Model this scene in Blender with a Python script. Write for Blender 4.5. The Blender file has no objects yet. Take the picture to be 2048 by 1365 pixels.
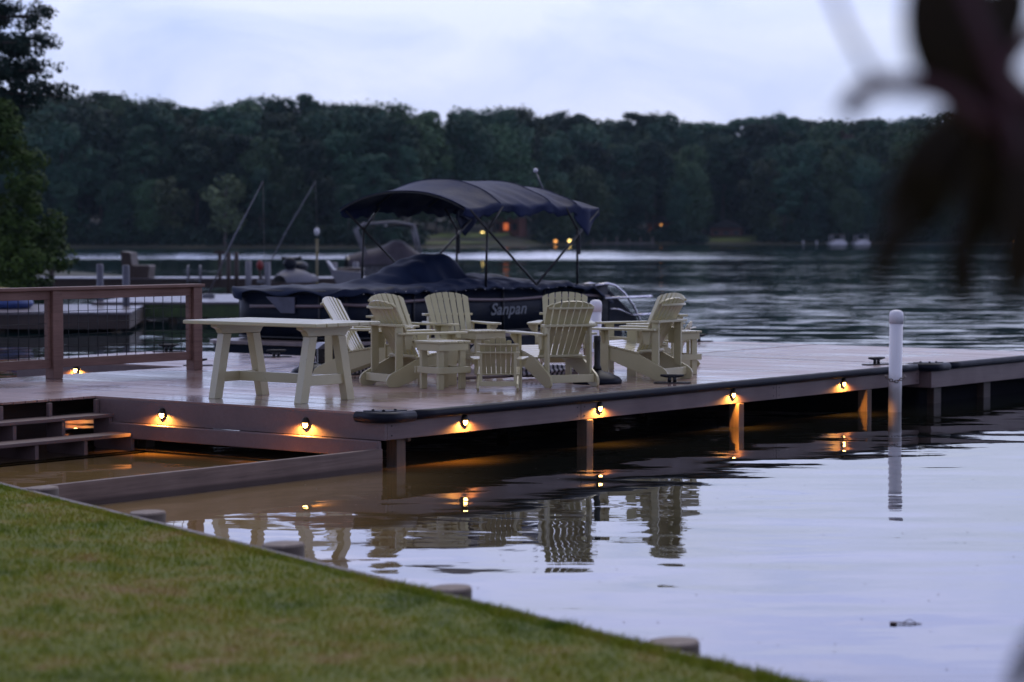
import bpy, bmesh, math, random
import numpy as np
from mathutils import Vector, Matrix
R = math.radians
random.seed(7)
rng = np.random.default_rng(7)
S = bpy.context.scene
COL = S.collection

# ------------------------------------------------------------------ camera
cd = bpy.data.cameras.new('camera')
cam = bpy.data.objects.new('camera', cd)
COL.objects.link(cam)
cam.location = (0, 0, 2.16)
cam.rotation_euler = (R(90 - 2.613), 0, 0)
cd.sensor_width = 36
cd.lens = 82.6
cd.clip_start = 0.05
cd.clip_end = 6000
cd.dof.use_dof = True
cd.dof.focus_distance = 22.5
cd.dof.aperture_fstop = 2.0
cd.dof.aperture_blades = 0
S.camera = cam

# ------------------------------------------------------------------ world: overcast dusk sky
W = bpy.data.worlds.new("World")
S.world = W
W.use_nodes = True
wt = W.node_tree
wn, wl = wt.nodes, wt.links
wn.clear()
wo = wn.new('ShaderNodeOutputWorld')
sky = wn.new('ShaderNodeTexSky'); sky.sky_type = 'NISHITA'; sky.sun_disc = False
sky.sun_elevation = R(52); sky.sun_rotation = R(-14)
tc = wn.new('ShaderNodeTexCoord')
mp = wn.new('ShaderNodeMapping'); mp.inputs['Scale'].default_value = (1.0, 1.0, 2.2)
mp.inputs['Location'].default_value = (0.35, 0.2, 0.1)
wl.new(tc.outputs['Generated'], mp.inputs['Vector'])
nz = wn.new('ShaderNodeTexNoise'); nz.inputs['Scale'].default_value = 8.0
nz.inputs['Detail'].default_value = 5; nz.inputs['Roughness'].default_value = 0.55
nz.inputs['Distortion'].default_value = 0.6
wl.new(mp.outputs[0], nz.inputs['Vector'])
cr = wn.new('ShaderNodeValToRGB')
cr.color_ramp.elements[0].position = 0.36; cr.color_ramp.elements[0].color = (0.41, 0.52, 0.93, 1)
cr.color_ramp.elements[1].position = 0.60; cr.color_ramp.elements[1].color = (0.70, 0.76, 1.04, 1)
wl.new(nz.outputs['Fac'], cr.inputs['Fac'])
# brighter cloud bank towards the right of the view, bluer to the left
sp = wn.new('ShaderNodeSeparateXYZ'); wl.new(tc.outputs['Generated'], sp.inputs[0])
mr = wn.new('ShaderNodeMapRange'); mr.inputs['From Min'].default_value = -0.22; mr.inputs['From Max'].default_value = 0.12
mr.inputs['To Min'].default_value = 0.0; mr.inputs['To Max'].default_value = 0.42
wl.new(sp.outputs[0], mr.inputs['Value'])
mxc = wn.new('ShaderNodeMix'); mxc.data_type = 'RGBA'
mxc.inputs['B'].default_value = (0.72, 0.77, 1.04, 1)
wl.new(mr.outputs[0], mxc.inputs['Factor']); wl.new(cr.outputs[0], mxc.inputs['A'])
# greyer overhead
mz = wn.new('ShaderNodeMapRange'); mz.inputs['From Min'].default_value = 0.22; mz.inputs['From Max'].default_value = 0.55
mz.inputs['To Min'].default_value = 0.0; mz.inputs['To Max'].default_value = 0.95
wl.new(sp.outputs[2], mz.inputs['Value'])
mxz = wn.new('ShaderNodeMix'); mxz.data_type = 'RGBA'
mxz.inputs['B'].default_value = (0.33, 0.345, 0.45, 1)
wl.new(mz.outputs[0], mxz.inputs['Factor']); wl.new(mxc.outputs['Result'], mxz.inputs['A'])
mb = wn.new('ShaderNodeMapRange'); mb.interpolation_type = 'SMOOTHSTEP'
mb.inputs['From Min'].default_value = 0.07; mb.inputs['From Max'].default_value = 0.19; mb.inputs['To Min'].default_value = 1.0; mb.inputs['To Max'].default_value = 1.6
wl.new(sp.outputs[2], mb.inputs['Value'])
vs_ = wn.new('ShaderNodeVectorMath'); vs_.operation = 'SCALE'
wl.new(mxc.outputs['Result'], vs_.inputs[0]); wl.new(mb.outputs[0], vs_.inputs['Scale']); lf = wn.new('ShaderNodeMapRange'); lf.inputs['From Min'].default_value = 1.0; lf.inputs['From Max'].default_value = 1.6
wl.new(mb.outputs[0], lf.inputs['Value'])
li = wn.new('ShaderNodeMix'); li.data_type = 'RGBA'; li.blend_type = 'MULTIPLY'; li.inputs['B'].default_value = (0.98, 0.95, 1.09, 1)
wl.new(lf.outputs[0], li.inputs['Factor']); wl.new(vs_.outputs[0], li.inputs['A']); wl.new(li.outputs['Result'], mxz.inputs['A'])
bg1 = wn.new('ShaderNodeBackground'); bg1.inputs['Strength'].default_value = 0.93
# the sky behind the viewer is darker: the light comes from across the lake
mk = wn.new('ShaderNodeMapRange'); mk.interpolation_type = 'SMOOTHSTEP'
mk.inputs['From Min'].default_value = -0.45; mk.inputs['From Max'].default_value = 0.35; mk.inputs['To Min'].default_value = 0.62; mk.inputs['To Max'].default_value = 0.93
wl.new(sp.outputs[1], mk.inputs['Value']); wl.new(mk.outputs[0], bg1.inputs['Strength'])
rear = wn.new('ShaderNodeMapRange'); rear.interpolation_type = 'SMOOTHSTEP'
rear.inputs['From Min'].default_value = -0.4; rear.inputs['From Max'].default_value = 0.5; rear.inputs['To Min'].default_value = 1.0; rear.inputs['To Max'].default_value = 0.0
wl.new(sp.outputs[1], rear.inputs['Value'])
rt = wn.new('ShaderNodeMix'); rt.data_type = 'RGBA'; rt.blend_type = 'MULTIPLY'; rt.inputs['B'].default_value = (0.96, 0.96, 1.0, 1)
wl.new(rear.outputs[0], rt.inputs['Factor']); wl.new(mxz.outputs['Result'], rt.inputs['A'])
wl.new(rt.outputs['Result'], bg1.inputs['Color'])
bg2 = wn.new('ShaderNodeBackground'); bg2.inputs['Strength'].default_value = 0.02
wl.new(sky.outputs[0], bg2.inputs['Color'])
ad = wn.new('ShaderNodeAddShader'); wl.new(bg1.outputs[0], ad.inputs[0]); wl.new(bg2.outputs[0], ad.inputs[1])
wl.new(ad.outputs[0], wo.inputs['Surface'])

sd = bpy.data.lights.new('sun', 'SUN'); sd.energy = 0.9; sd.angle = R(40); sd.color = (1.0, 0.95, 0.92)
so = bpy.data.objects.new('sun', sd); COL.objects.link(so)
so.rotation_euler = (R(-38), 0, R(-14))
S.view_settings.view_transform = 'Standard'
S.view_settings.look = 'None'
S.view_settings.exposure = 0.0
S.view_settings.gamma = 1.0
S.cycles.use_denoising = True
S.cycles.max_bounces = 6
S.cycles.caustics_reflective = False
S.cycles.caustics_refractive = False
S.cycles.sample_clamp_indirect = 3.0

# ------------------------------------------------------------------ materials
class NT:
    def __init__(s, name):
        s.m = bpy.data.materials.new(name); s.m.use_nodes = True
        s.n = s.m.node_tree.nodes; s.l = s.m.node_tree.links
        s.b = s.n['Principled BSDF']
    def new(s, t, **kw):
        x = s.n.new(t)
        for k, v in kw.items(): setattr(x, k, v)
        return x
    def math(s, op, a, b=None, clamp=False):
        x = s.n.new('ShaderNodeMath'); x.operation = op; x.use_clamp = clamp
        for i, q in enumerate((a, b)):
            if q is None: continue
            if isinstance(q, (int, float)): x.inputs[i].default_value = q
            else: s.l.new(q, x.inputs[i])
        return x.outputs[0]
    def coord(s, kind='Object', scale=(1, 1, 1)):
        t = s.new('ShaderNodeTexCoord'); m = s.new('ShaderNodeMapping'); m.inputs['Scale'].default_value = scale
        s.l.new(t.outputs[kind], m.inputs['Vector']); return m.outputs[0]
    def world(s, scale=(1, 1, 1)):
        t = s.new('ShaderNodeNewGeometry'); m = s.new('ShaderNodeMapping'); m.inputs['Scale'].default_value = scale
        s.l.new(t.outputs['Position'], m.inputs['Vector']); return m.outputs[0]
    def noise(s, vec, scale, detail=3, rough=0.55, dist=0.0, out='Fac'):
        x = s.new('ShaderNodeTexNoise'); x.inputs['Scale'].default_value = scale; x.inputs['Detail'].default_value = detail
        x.inputs['Roughness'].default_value = rough; x.inputs['Distortion'].default_value = dist
        s.l.new(vec, x.inputs['Vector']); return x.outputs[out]
    def ramp(s, fac, *stops):
        x = s.new('ShaderNodeValToRGB'); e = x.color_ramp.elements
        while len(e) < len(stops): e.new(0.5)
        for i, (p, c) in enumerate(stops): e[i].position = p; e[i].color = (*c, 1) if len(c) == 3 else c
        s.l.new(fac, x.inputs['Fac']); return x.outputs['Color']
    def rng(s, v, a, b, c, d, smooth=False):
        x = s.new('ShaderNodeMapRange')
        if smooth: x.interpolation_type = 'SMOOTHSTEP'
        for k, q in zip(('From Min', 'From Max', 'To Min', 'To Max'), (a, b, c, d)): x.inputs[k].default_value = q
        s.l.new(v, x.inputs['Value']); return x.outputs[0]
    def mix(s, f, a, b):
        x = s.new('ShaderNodeMix', data_type='RGBA')
        for k, q in (('Factor', f), ('A', a), ('B', b)):
            if isinstance(q, (int, float)): x.inputs[k].default_value = q
            elif isinstance(q, tuple): x.inputs[k].default_value = (*q, 1)
            else: s.l.new(q, x.inputs[k])
        return x.outputs['Result']
    def bump(s, h, strength, dist=0.01):
        x = s.new('ShaderNodeBump'); x.inputs['Strength'].default_value = strength; x.inputs['Distance'].default_value = dist
        s.l.new(h, x.inputs['Height']); s.l.new(x.outputs[0], s.b.inputs['Normal'])
    def set(s, **kw):
        for k, v in kw.items():
            i = s.b.inputs[k.replace('_', ' ')]
            if isinstance(v, (int, float)): i.default_value = v
            elif isinstance(v, tuple): i.default_value = (*v, 1) if len(v) == 3 else v
            else: s.l.new(v, i)

def simple(name, c, rough=0.6, metal=0.0, var=0.25, scale=6.0, bump=0.15, stretch=(1, 1, 1), coat=0.0):
    t = NT(name)
    n = t.noise(t.coord('Object', stretch), scale, 4, 0.6)
    lo = tuple(x * (1 - var) for x in c); hi = tuple(min(1, x * (1 + var)) for x in c)
    t.set(Base_Color=t.ramp(n, (0.3, lo), (0.7, hi)), Roughness=t.rng(n, 0.3, 0.7, max(0.03, rough - 0.08), min(1, rough + 0.08)), Metallic=metal)
    if coat: t.set(Coat_Weight=coat, Coat_Roughness=0.1)
    if bump: t.bump(n, bump)
    return t.m

def painted_wood(name, c, dirt=0.55):
    t = NT(name)
    v = t.coord('Object')
    n1 = t.noise(v, 3.0, 4, 0.6); n2 = t.noise(v, 38.0, 3, 0.7)
    r = t.new('ShaderNodeObjectInfo').outputs['Random']
    base = t.mix(t.rng(n1, 0.35, 0.7, 0, 1), tuple(x * 0.86 for x in c), c)
    base = t.mix(t.rng(r, 0, 1, 0, 0.22), base, tuple(x * 0.8 for x in c))
    chips = t.rng(n2, 0.68, 0.74, 0, dirt)
    base = t.mix(chips, base, (0.10, 0.085, 0.06))
    t.set(Base_Color=base, Roughness=t.rng(n1, 0.3, 0.7, 0.32, 0.55), Coat_Weight=0.8, Coat_Roughness=0.16)
    t.bump(t.noise(t.coord('Object', (8, 8, 8)), 6.0, 3), 0.12, 0.004)
    return t.m

M = {}
M['cream'] = painted_wood('cream_paint', (0.53, 0.475, 0.265))
M['cream_table'] = painted_wood('cream_table_paint', (0.53, 0.48, 0.275), 0.8)

def wood_mat(name, a, b, rough, grain=(1.2, 30, 30), coat=0.0, wet=None):
    t = NT(name)
    v = t.coord('Object', grain)
    n = t.noise(v, 1.0, 5, 0.65, 1.2); n2 = t.noise(t.coord('Object'), 2.0, 3)
    r = t.new('ShaderNodeObjectInfo').outputs['Random']
    c = t.ramp(n, (0.28, a), (0.72, b))
    c = t.mix(t.rng(n2, 0.3, 0.75, 0, 0.45), c, tuple(x * 0.55 for x in a))
    t.set(Base_Color=c, Roughness=t.rng(n2, 0.3, 0.7, rough - 0.07, rough + 0.07))
    if coat: t.set(Coat_Weight=coat, Coat_Roughness=0.15)
    t.bump(n, 0.25, 0.004)
    return t.m
M['fascia'] = wood_mat('brown_composite', (0.135, 0.088, 0.085), (0.185, 0.125, 0.118), 0.5)
M['rail_wood'] = wood_mat('weathered_red_brown_wood', (0.12, 0.06, 0.045), (0.24, 0.13, 0.10), 0.6)
M['grey_wood'] = wood_mat('weathered_grey_wood', (0.09, 0.07, 0.068), (0.24, 0.19, 0.185), 0.65)
M['post_wood'] = wood_mat('wet_pile_wood', (0.05, 0.032, 0.022), (0.13, 0.09, 0.06), 0.6, (25, 25, 1.5))
M['log_end'] = wood_mat('weathered_log', (0.17, 0.13, 0.105), (0.34, 0.265, 0.215), 0.75, (14, 14, 2))
M['log_side'] = wood_mat('log_bark_side', (0.035, 0.024, 0.020), (0.085, 0.062, 0.054), 0.75, (14, 14, 2))
M['pile_wood'] = wood_mat('pile_wood', (0.06, 0.040, 0.027), (0.14, 0.095, 0.065), 0.6, (25, 25, 1.5))
M['dark_wood'] = wood_mat('dark_stained_wood', (0.03, 0.018, 0.014), (0.07, 0.04, 0.03), 0.6)

def barrier_mat():
    m = wood_mat('wet_grey_barrier', (0.095, 0.060, 0.048), (0.25, 0.175, 0.145), 0.6, (0.9, 22, 22))
    n, l = m.node_tree.nodes, m.node_tree.links; bs = n['Principled BSDF']
    src = bs.inputs['Base Color'].links[0].from_socket
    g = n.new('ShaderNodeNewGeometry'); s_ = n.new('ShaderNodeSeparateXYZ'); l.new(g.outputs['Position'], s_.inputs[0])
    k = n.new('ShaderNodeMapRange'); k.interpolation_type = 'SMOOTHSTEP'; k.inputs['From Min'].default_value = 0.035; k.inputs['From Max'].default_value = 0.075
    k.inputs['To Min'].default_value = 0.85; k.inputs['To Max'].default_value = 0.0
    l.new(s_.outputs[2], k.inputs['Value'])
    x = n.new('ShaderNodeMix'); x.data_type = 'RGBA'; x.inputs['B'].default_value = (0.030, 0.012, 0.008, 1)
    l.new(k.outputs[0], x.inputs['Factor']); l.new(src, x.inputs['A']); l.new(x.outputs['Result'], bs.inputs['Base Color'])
    return m
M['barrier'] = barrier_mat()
def deck_mat():
    t = NT('wet_deck_boards')
    g = t.new('ShaderNodeNewGeometry')
    rnd = g.outputs['Random Per Island']
    v = t.coord('Object')
    fine = t.noise(t.coord('Object', (60, 1.6, 1)), 1.0, 4, 0.6)
    patch = t.noise(v, 0.55, 4, 0.55, 0.4)
    c = t.ramp(fine, (0.25, (0.27, 0.17, 0.145)), (0.75, (0.40, 0.265, 0.23)))
    c = t.mix(t.rng(rnd, 0, 1, 0, 0.45), c, (0.19, 0.115, 0.098))
    c = t.mix(t.rng(patch, 0.4, 0.65, 0, 0.45), c, (0.17, 0.10, 0.085))
    wet = t.rng(patch, 0.38, 0.62, 0, 1, True)
    rough = t.math('ADD', t.rng(wet, 0, 1, 0.34, 0.15), t.rng(fine, 0.3, 0.7, -0.04, 0.06))
    t.set(Base_Color=c, Roughness=rough, Coat_Weight=t.rng(wet, 0, 1, 0.15, 0.9), Coat_Roughness=0.12, Coat_IOR=1.4)
    t.bump(t.math('ADD', fine, t.math('MULTIPLY', patch, 0.6)), 0.22, 0.003)
    return t.m
M['deck'] = deck_mat()
M['black_rubber'] = simple('black_rubber', (0.008, 0.010, 0.018), 0.42, var=0.3); M['black_rubber'].node_tree.nodes['Principled BSDF'].inputs['Specular IOR Level'].default_value = 0.12
M['void_black'] = simple('matt_black_float', (0.006, 0.006, 0.008), 0.9, bump=0); M['void_black'].node_tree.nodes['Principled BSDF'].inputs['Specular IOR Level'].default_value = 0.05
M['black_metal'] = simple('black_metal', (0.012, 0.012, 0.014), 0.45, 0.3)
M['bronze'] = simple('dark_bronze', (0.02, 0.014, 0.011), 0.35, 0.6)
M['wire'] = simple('black_wire', (0.008, 0.008, 0.010), 0.5, 0.3)
M['pvc'] = None
def pvc():
    t = NT('white_pvc_sleeve')
    v = t.world((1, 1, 1))
    z = t.new('ShaderNodeSeparateXYZ'); t.l.new(v, z.inputs[0])
    n = t.noise(v, 9.0, 4); streak = t.noise(t.world((14, 14, 1.2)), 1.0, 3)
    h = t.math('ADD', z.outputs[2], t.math('MULTIPLY', n, 0.16))
    grime = t.rng(h, 0.30, 0.56, 1, 0, True)
    c = t.mix(t.rng(streak, 0.52, 0.75, 0, 0.25), (0.82, 0.80, 0.83), (0.50, 0.48, 0.46))
    c = t.mix(t.math('MULTIPLY', grime, 0.75), c, (0.16, 0.12, 0.09))
    t.set(Base_Color=c, Roughness=0.4)
    return t.m
M['pvc'] = pvc()
M['rope'] = simple('weathered_rope', (0.22, 0.19, 0.19), 0.85, scale=60)
M['chain'] = simple('chain', (0.14, 0.11, 0.10), 0.5, 0.4)
M['navy_cloth'] = None
def cloth(name, a, b, rough=0.62):
    t = NT(name)
    v = t.coord('Object')
    n = t.noise(v, 1.7, 4, 0.6); w = t.noise(t.coord('Object', (1, 1, 0.4)), 7.0, 4, 0.6, 0.8)
    t.set(Base_Color=t.ramp(n, (0.3, a), (0.7, b)), Roughness=t.rng(n, 0.3, 0.7, rough - 0.1, rough + 0.05), Specular_IOR_Level=0.12)
    t.bump(w, 0.35, 0.03)
    return t.m
M['navy_cloth'] = cloth('navy_marine_canvas', (0.010, 0.016, 0.050), (0.021, 0.031, 0.084))
M['cover_cloth'] = cloth('navy_cover_cloth', (0.007, 0.012, 0.033), (0.015, 0.025, 0.058), 0.6)
M['navy_panel'] = simple('navy_hull_panel', (0.004, 0.007, 0.016), 0.45, 0.0, bump=0.0); M['navy_panel'].node_tree.nodes['Principled BSDF'].inputs['Specular IOR Level'].default_value = 0.08
M['stripe'] = simple('bronze_stripe', (0.14, 0.095, 0.10), 0.4, bump=0)
M['grey_vinyl'] = simple('grey_vinyl', (0.085, 0.085, 0.12), 0.6)
M['silver'] = simple('silver_lettering', (0.10, 0.11, 0.13), 0.4, 0.2, bump=0)
M['steel'] = simple('polished_steel', (0.62, 0.60, 0.64), 0.22, 0.9, var=0.1, bump=0)
M['alu'] = simple('aluminium_tube', (0.13, 0.13, 0.15), 0.35, 0.7, bump=0)
M['white_gel'] = simple('white_gelcoat', (0.62, 0.60, 0.64), 0.3, var=0.08, bump=0)
M['pale_gel'] = simple('dull_pale_gelcoat', (0.16, 0.155, 0.18), 0.4, var=0.1, bump=0)
M['dark_gel'] = simple('dark_gelcoat', (0.02, 0.018, 0.022), 0.3, bump=0)
M['taupe_cloth'] = cloth('taupe_cover_cloth', (0.05, 0.042, 0.050), (0.085, 0.072, 0.085))
M['red'] = simple('red_vinyl', (0.20, 0.012, 0.012), 0.5)
M['yellow'] = simple('yellow_vinyl', (0.28, 0.17, 0.015), 0.5)
M['blue'] = simple('blue_vinyl', (0.03, 0.06, 0.20), 0.5)
M['pale_dock'] = simple('pale_wet_dock', (0.10, 0.08, 0.09), 0.34, scale=2)
M['green_side'] = simple('green_dock_side', (0.035, 0.06, 0.012), 0.6, scale=3, var=0.5)  # green tone for the side of the dock, varied by noise
M['brick'] = simple('red_brick', (0.16, 0.06, 0.045), 0.8, scale=2)
M['roof'] = simple('dark_roof', (0.05, 0.05, 0.055), 0.8)
M['pole_yellow'] = simple('yellowed_fibreglass', (0.16, 0.13, 0.05), 0.45)
M['window'] = None
def emis(name, c, s):
    t = NT(name); t.set(Base_Color=(0.02, 0.02, 0.02), Emission_Color=c, Emission_Strength=s); return t.m
M['lens'] = emis('lamp_lens', (1.0, 0.62, 0.20), 14.0)
M['glow_orange'] = emis('orange_far_lamp', (1.0, 0.42, 0.10), 2.2)
M['glow_yellow'] = emis('yellow_far_lamp', (1.0, 0.72, 0.22), 4.2)
M['glow_red'] = emis('lit_window', (1.0, 0.22, 0.06), 0.55)

def striped():
    t = NT('black_white_striped_cloth')
    w = t.new('ShaderNodeTexWave'); w.inputs['Scale'].default_value = 5.2; w.inputs['Distortion'].default_value = 1.2
    w.bands_direction = 'X'
    t.l.new(t.coord('Object'), w.inputs['Vector'])
    t.set(Base_Color=t.ramp(w.outputs['Fac'], (0.47, (0.015, 0.018, 0.028)), (0.53, (0.36, 0.35, 0.38))), Roughness=0.7)
    return t.m
M['striped'] = striped()

def foliage(name, a, b, hue=0.5, lo=0.45, hi=1.9):
    t = NT(name)
    r = t.new('ShaderNodeObjectInfo').outputs['Random']
    n = t.noise(t.coord('Object'), 0.22, 3); n2 = t.noise(t.coord('Object'), 1.4, 2)
    f = t.math('ADD', t.math('MULTIPLY', n, 0.7), t.math('MULTIPLY', n2, 0.3))
    c = t.ramp(f, (0.33, a), (0.67, b))
    c2 = t.mix(t.rng(r, 0, 1, 0, hue), c, (b[0] * 1.35, b[1] * 0.95, b[2] * 0.75))
    hsv = t.new('ShaderNodeHueSaturation'); t.l.new(c2, hsv.inputs['Color'])
    t.l.new(t.rng(t.math('FRACT', t.math('MULTIPLY', r, 7.31)), 0, 1, lo, hi), hsv.inputs['Value'])
    t.set(Base_Color=hsv.outputs[0], Roughness=0.75, Specular_IOR_Level=0.2)
    return t.m
M['leaf_far'] = foliage('far_foliage', (0.010, 0.036, 0.026), (0.022, 0.066, 0.043))
M['leaf_mid'] = foliage('olive_foliage', (0.018, 0.048, 0.025), (0.036, 0.084, 0.042))
M['leaf_pale'] = foliage('pale_foliage', (0.045, 0.070, 0.038), (0.075, 0.105, 0.052), 0.2)
M['leaf_red'] = foliage('reddish_foliage', (0.035, 0.024, 0.024), (0.058, 0.036, 0.033), 0.1)
M['leaf_near'] = foliage('near_foliage', (0.020, 0.044, 0.008), (0.055, 0.095, 0.014), 0.1, 1.0, 1.1)
M['leaf_pine'] = foliage('pine_needles', (0.008, 0.022, 0.018), (0.020, 0.042, 0.030), 0.1, 1.0, 1.1)
M['bark'] = wood_mat('bark', (0.045, 0.034, 0.03), (0.10, 0.08, 0.072), 0.85, (9, 9, 1.5))
M['bark_pale'] = wood_mat('pale_bark', (0.12, 0.095, 0.09), (0.22, 0.18, 0.17), 0.85, (9, 9, 1.5))
M['dark_leaf'] = simple('dark_purple_leaf', (0.016, 0.010, 0.005), 0.7, scale=20); M['dark_leaf'].node_tree.nodes['Principled BSDF'].inputs['Specular IOR Level'].default_value = 0.15
M['red_stem'] = simple('dark_red_stem', (0.050, 0.011, 0.020), 0.6, scale=20)

# ------------------------------------------------------------------ mesh helpers
class MB:
    def __init__(s): s.v = []; s.f = []; s.sm = []
    def add(s, vs, fs, smooth=False):
        o = len(s.v); s.v += [tuple(x) for x in vs]
        s.f += [tuple(i + o for i in f) for f in fs]; s.sm += [smooth] * len(fs); return s
    def box(s, c, d, mat=None):
        x, y, z = d[0] / 2, d[1] / 2, d[2] / 2
        vs = [Vector((a * x, b * y, e * z)) for a in (-1, 1) for b in (-1, 1) for e in (-1, 1)]
        if mat is not None: vs = [mat @ q for q in vs]
        vs = [q + Vector(c) for q in vs]
        return s.add(vs, [(0, 1, 3, 2), (4, 6, 7, 5), (0, 4, 5, 1), (2, 3, 7, 6), (0, 2, 6, 4), (1, 5, 7, 3)])
    def bar(s, a, b, w, h, up=(0, 0, 1)):
        a = Vector(a); b = Vector(b); d = b - a; L = d.length; d.normalize()
        x = d.cross(Vector(up))
        if x.length < 1e-4: x = d.cross(Vector((1, 0, 0)))
        x.normalize(); u = x.cross(d)
        m = Matrix((x, d, u)).transposed()
        return s.box((a + b) / 2, (w, L, h), m)
    def prism(s, poly, h0, h1, fn):
        n = len(poly)
        vs = [fn(a, b, h0) for a, b in poly] + [fn(a, b, h1) for a, b in poly]
        fs = [tuple(range(n))[::-1], tuple(range(n, 2 * n))] + [(i, (i + 1) % n, n + (i + 1) % n, n + i) for i in range(n)]
        return s.add(vs, fs)
    def tube(s, pts, r, n=8, cap=True, smooth=True):
        pts = [Vector(p) for p in pts]; rs = r if isinstance(r, (list, tuple)) else [r] * len(pts)
        vs = []; prev = None
        for i, p in enumerate(pts):
            d = (pts[min(i + 1, len(pts) - 1)] - pts[max(i - 1, 0)]).normalized()
            if prev is None:
                x = d.cross(Vector((0, 0, 1)))
                if x.length < 1e-3: x = d.cross(Vector((1, 0, 0)))
            else: x = prev - d * prev.dot(d)
            x.normalize(); prev = x; y = d.cross(x)
            vs += [p + (x * math.cos(2 * math.pi * k / n) + y * math.sin(2 * math.pi * k / n)) * rs[i] for k in range(n)]
        fs = [(i * n + k, i * n + (k + 1) % n, (i + 1) * n + (k + 1) % n, (i + 1) * n + k) for i in range(len(pts) - 1) for k in range(n)]
        s.add(vs, fs, smooth)
        if cap:
            o = len(s.v) - len(vs)
            s.f += [tuple(o + k for k in range(n))[::-1], tuple(o + (len(pts) - 1) * n + k for k in range(n))]; s.sm += [False, False]
        return s
    def lathe(s, prof, c=(0, 0, 0), n=20, sx=1, sy=1, smooth=True):
        vs = [(c[0] + r * sx * math.cos(2 * math.pi * k / n), c[1] + r * sy * math.sin(2 * math.pi * k / n), c[2] + z) for r, z in prof for k in range(n)]
        m = len(prof)
        fs = [(i * n + k, i * n + (k + 1) % n, (i + 1) * n + (k + 1) % n, (i + 1) * n + k) for i in range(m - 1) for k in range(n)]
        o = len(s.v); s.add(vs, fs, smooth)
        s.f += [tuple(o + k for k in range(n))[::-1], tuple(o + (m - 1) * n + k for k in range(n))]; s.sm += [False, False]
        return s
    def ball(s, c, r, n=12, sc=(1, 1, 1)):
        m = n // 2
        prof = [(max(1e-4, r * math.sin(math.pi * i / m)), -r * math.cos(math.pi * i / m)) for i in range(m + 1)]
        o = len(s.v); s.lathe(prof, (0, 0, 0), n)
        s.v[o:] = [(c[0] + x * sc[0], c[1] + y * sc[1], c[2] + z * sc[2]) for x, y, z in s.v[o:]]
        return s
    def grid(s, nu, nv, fn, smooth=True):
        vs = [fn(i / (nu - 1), j / (nv - 1)) for j in range(nv) for i in range(nu)]
        fs = [(j * nu + i, j * nu + i + 1, (j + 1) * nu + i + 1, (j + 1) * nu + i) for j in range(nv - 1) for i in range(nu - 1)]
        return s.add(vs, fs, smooth)
    def build(s, name, mat, parent=None, bevel=0.0, loc=None, solid=0.0):
        me = bpy.data.meshes.new(name)
        me.from_pydata(s.v, [], s.f)
        me.polygons.foreach_set('use_smooth', s.sm)
        me.materials.append(mat)
        bm = bmesh.new(); bm.from_mesh(me); bmesh.ops.recalc_face_normals(bm, faces=bm.faces); bm.to_mesh(me); bm.free()
        o = bpy.data.objects.new(name, me); COL.objects.link(o)
        if parent: o.parent = parent
        if loc: o.location = loc
        if solid:
            k = o.modifiers.new('solid', 'SOLIDIFY'); k.thickness = solid
        if bevel:
            k = o.modifiers.new('bevel', 'BEVEL'); k.width = bevel; k.segments = 2; k.limit_method = 'ANGLE'; k.angle_limit = R(40)
        return o

def raw_mesh(name, verts, faces_flat, nper, mat, parent=None, smooth=False):
    me = bpy.data.meshes.new(name)
    nv = len(verts); nf = len(faces_flat) // nper
    me.vertices.add(nv); me.vertices.foreach_set('co', np.asarray(verts, dtype=np.float32).ravel())
    me.loops.add(nf * nper); me.loops.foreach_set('vertex_index', np.asarray(faces_flat, dtype=np.int32))
    me.polygons.add(nf); me.polygons.foreach_set('loop_start', np.arange(nf, dtype=np.int32) * nper)
    me.polygons.foreach_set('loop_total', np.full(nf, nper, dtype=np.int32))
    me.update(calc_edges=True); me.validate()
    me.materials.append(mat)
    o = bpy.data.objects.new(name, me); COL.objects.link(o)
    if parent: o.parent = parent
    return o

def tag(o, label, cat, group=None):
    o['label'] = label; o['category'] = cat
    if group: o['group'] = group
    return o
def thing(name, label, cat, loc=(0, 0, 0), rz=0.0, group=None):
    o = bpy.data.objects.new(name, None); o.empty_display_size = 0.2; COL.objects.link(o)
    o.location = loc; o.rotation_euler = (0, 0, rz)
    return tag(o, label, cat, group)
def dup(root, loc, rz, label, group=None, scale=None):
    r = root.copy(); COL.objects.link(r); r.location = loc; r.rotation_euler = (0, 0, rz); r['label'] = label
    if group: r['group'] = group
    if scale: r.scale = (scale,) * 3 if isinstance(scale, (int, float)) else scale
    for ch in list(root.children):
        c = ch.copy(); COL.objects.link(c); c.parent = r
        for g in ch.children:
            d = g.copy(); COL.objects.link(d); d.parent = c
    return r
def struct(o): o['kind'] = 'structure'; return o

# dock frame: u along the long edge, v away to the left; A is the near corner
A = Vector((-1.166, 21.41, 0)); DA = R(52.3)
UD = Vector((math.cos(DA), math.sin(DA), 0)); VD = Vector((-math.sin(DA), math.cos(DA), 0))
ZD = 0.52
def D(u, v, z=ZD): p = A + UD * u + VD * v; return Vector((p.x, p.y, z))
def face(dx, dy): return math.atan2(dy, dx) - math.pi / 2

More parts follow.
